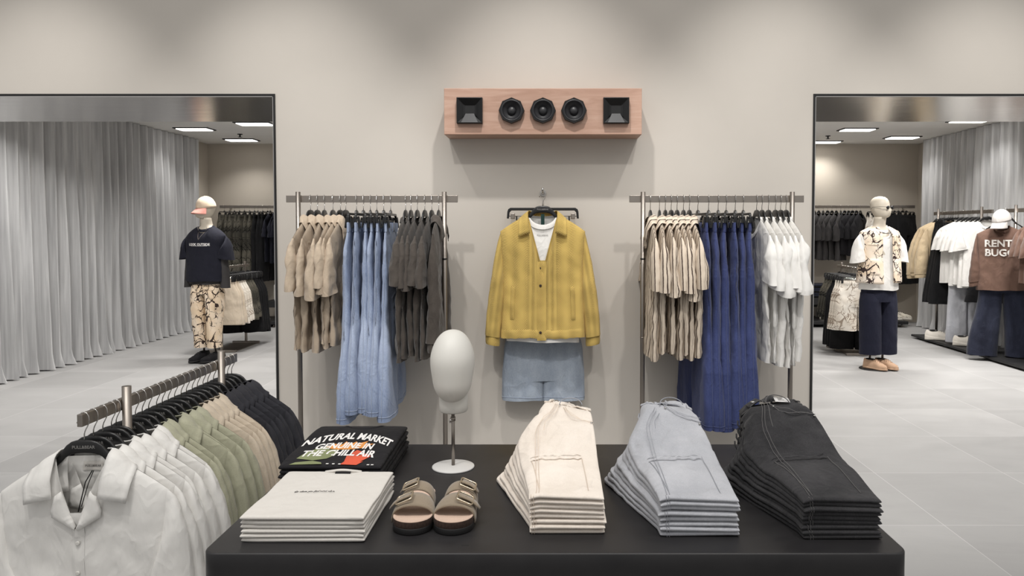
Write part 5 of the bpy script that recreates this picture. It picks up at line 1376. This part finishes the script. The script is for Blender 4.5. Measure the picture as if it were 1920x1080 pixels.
back_row(pb, QX, 9.28, 4, bc, HBC, 'black wide trousers', FR, 'black trousers on the far curtain rack', y=9.45, rz=R(-8), hl='black trousers', alongy=True)
pb = [Proto(Shirt(seed=420 + k, ws=.25, drop=.09, Ln=.78, hem=.25, t=.05, fold=.016, sl=.28, cuff_out=.10, cuff=.18, st=.06, nd=.09, tneck=.04, **lowN).make('t_shirt', M['white_tee'], cat='t-shirt', collar='band')) for k in range(2)]
back_row(pb, QX, 8.66, 6, bh, HB, 'white t-shirt', FR, 'white t-shirts on the far curtain rack', y=9.16, rz=R(-20), hl='white t-shirts', alongy=True)
pb = Legs(seed=430, wx=.18, Ln=.98, hemw=.115, tw=.05, th=.06, hipw=.2, fold=.02).make('jeans', M['denim_grey'], 'pale grey jeans below the white t-shirts on the far curtain rack', loops=False); pb.location = (5.08, 9.0, 1.06); pb.rotation_euler = (0, 0, R(-15))
pb = Legs(seed=431, wx=.17, Ln=.42, crotch=.27, hemw=.12, tw=.05, th=.06, hipw=.2, fold=.02).make('shorts', M['blackcloth'], 'black shorts below the nearest white t-shirt on the far curtain rack', 'shorts', loops=False); pb.location = (5.12, 8.64, 1.02); pb.rotation_euler = (0, 0, R(-15))
pb = [Proto(Shirt(seed=440 + k, ws=.25, drop=.10, Ln=.68, hem=.25, t=.055, fold=.018, sl=.30, cuff_out=.10, cuff=.19, st=.07, nd=.09, tneck=.045, **lowN).make('t_shirt', M['brown'], cat='t-shirt', collar='band')) for k in range(2)]
back_row(pb, QX + .08, 6.95, 10, bh, HB, 'chocolate brown t-shirt', NR, 'brown t-shirts on the near curtain rack', y=7.72, rz=R(-24), hl='brown t-shirts', alongy=True)
# outfit at the end of the near rack
sw = Shirt(seed=450, ws=.245, drop=.085, Ln=.70, hem=.24, t=.09, fold=.014, sl=.54, cuff_out=.07, cuff=.12, st=.065, nd=.06, tneck=.06, cuff_in=(.2, -.60), ah=.24)
swo = sw.make('sweatshirt', M['brown'], 'brown sweatshirt with pale chest lettering at the end of the near curtain rack', 'sweatshirt', collar='band', cuffs=True); swo.location = (4.95, 8.12, 1.49); swo.rotation_euler = (0, 0, R(-22))
mb = MB(); mb.add_mesh(text_mesh('RENT A', .105, bold=.003), lambda x, y: sw.surf(x, -.19 + y, -1, .0045)); mb.add_mesh(text_mesh('BUGGY', .105, bold=.003), lambda x, y: sw.surf(x, -.29 + y, -1, .0045)); mb.build('lettering', M['offwhite'], swo)
bh.put((4.99, 8.12, HB), R(-22), 'black hanger holding the brown lettered sweatshirt on the near curtain rack')
nj = Legs(seed=451, wx=.19, Ln=1.0, hemw=.15, tw=.07, th=.08, hipw=.22, fold=.022, spread=.03).make('jeans', M['denim_navy'], 'dark navy jeans below the brown lettered sweatshirt', loops=False); nj.location = (4.98, 8.14, 1.06); nj.rotation_euler = (0, 0, R(-22))
cap('baseball_cap', 'pale grey baseball cap above the brown lettered sweatshirt', M['cap_grey'], M['cap_grey'], (4.9, 8.05, 1.56), R(-60), R(14))
for k, (x, y, l) in enumerate(((4.93, 9.35, 'farther'), (5.02, 8.86, 'nearer'))):
    shoe('sneaker', 'off-white chunky sneaker on the far curtain rack platform, the %s of two' % l, 'shoe', M['sneaker'], M['sneaker'], (x, y, .05), R(62), .33, .05, group='off-white sneakers under the far curtain rack')
for p_ in (bh, bc, hg, hgt, ch): p_.done()

# ------------------------------------------------------------------ light
def spot(x, y, z, tx, ty, tz, e, ang=54, blend=.6, size=.03, col=(1, .975, .94)):
    li = bpy.data.lights.new('ceiling_spot', 'SPOT'); li.energy = e; li.spot_size = R(ang); li.spot_blend = blend; li.shadow_soft_size = size; li.color = col
    o = bpy.data.objects.new('ceiling_spot', li); C.objects.link(o); o.location = (x, y, z)
    o.rotation_euler = (Vector((tx, ty, tz)) - Vector((x, y, z))).to_track_quat('-Z', 'Y').to_euler(); return o
for x in (-2.9, -1.5, -.05, 1.3, 2.5):
    spot(x, 3.0, 3.9, x, 4.15, 1.4, 150, 58, .9, .05)
for x in (-1.1, .05, 1.1):
    spot(x, 1.1, 3.9, x * .9, 2.25, .75, 78, 60, .8, .05)
for x in (-.98, .9):
    spot(x, 1.5, 3.9, x, 4.0, 1.15, 130, 44, .9, .06)
spot(-1.5, .6, 3.9, -1.35, 2.4, .7, 80, 55, .8, .04)
li = bpy.data.lights.new('soft_fill_light', 'AREA'); li.shape = 'RECTANGLE'; li.size = 6; li.size_y = 4; li.energy = 40; li.color = (1, .97, .93)  # unseen area lamp added overhead for soft fill light
o = bpy.data.objects.new('soft_fill_light', li); C.objects.link(o); o.location = (0, 1.0, 4.1)
# unseen area lamps under the ceiling, added to brighten the back room
for x, y in ((-4.4, 6.3), (-2.6, 6.6), (-3.4, 8.2), (0, 7.4), (3.0, 6.6), (4.6, 6.3), (3.6, 8.2), (4.7, 7.4), (0, 10)):
    li = bpy.data.lights.new('panel_or_fill_light', 'AREA'); li.shape = 'RECTANGLE'; li.size = .4; li.size_y = .2; li.energy = 31; li.spread = R(140); li.color = (1, .975, .945)
    o = bpy.data.objects.new('panel_or_fill_light', li); C.objects.link(o); o.location = (x, y, ZC - .03)
w = bpy.data.worlds.new('shop_ambient'); bpy.context.scene.world = w; w.use_nodes = True
w.node_tree.nodes['Background'].inputs['Color'].default_value = (1, .985, .965, 1); w.node_tree.nodes['Background'].inputs['Strength'].default_value = .52

# ------------------------------------------------------------------ camera
cam = bpy.data.cameras.new('camera'); cam.sensor_width = 36; cam.lens = 36 * 1387 / 1920
cam.shift_x = (960 - 1033) / 1920; cam.shift_y = -(540 - 478) / 1920; cam.clip_start = .05
co = bpy.data.objects.new('camera', cam); C.objects.link(co); co.location = (0, 0, 1.46); co.rotation_euler = (R(88), 0, 0)
sc = bpy.context.scene; sc.camera = co
sc.view_settings.view_transform = 'Standard'; sc.view_settings.look = 'None'; sc.view_settings.exposure = .12
sc.cycles.use_denoising = True; sc.cycles.max_bounces = 8
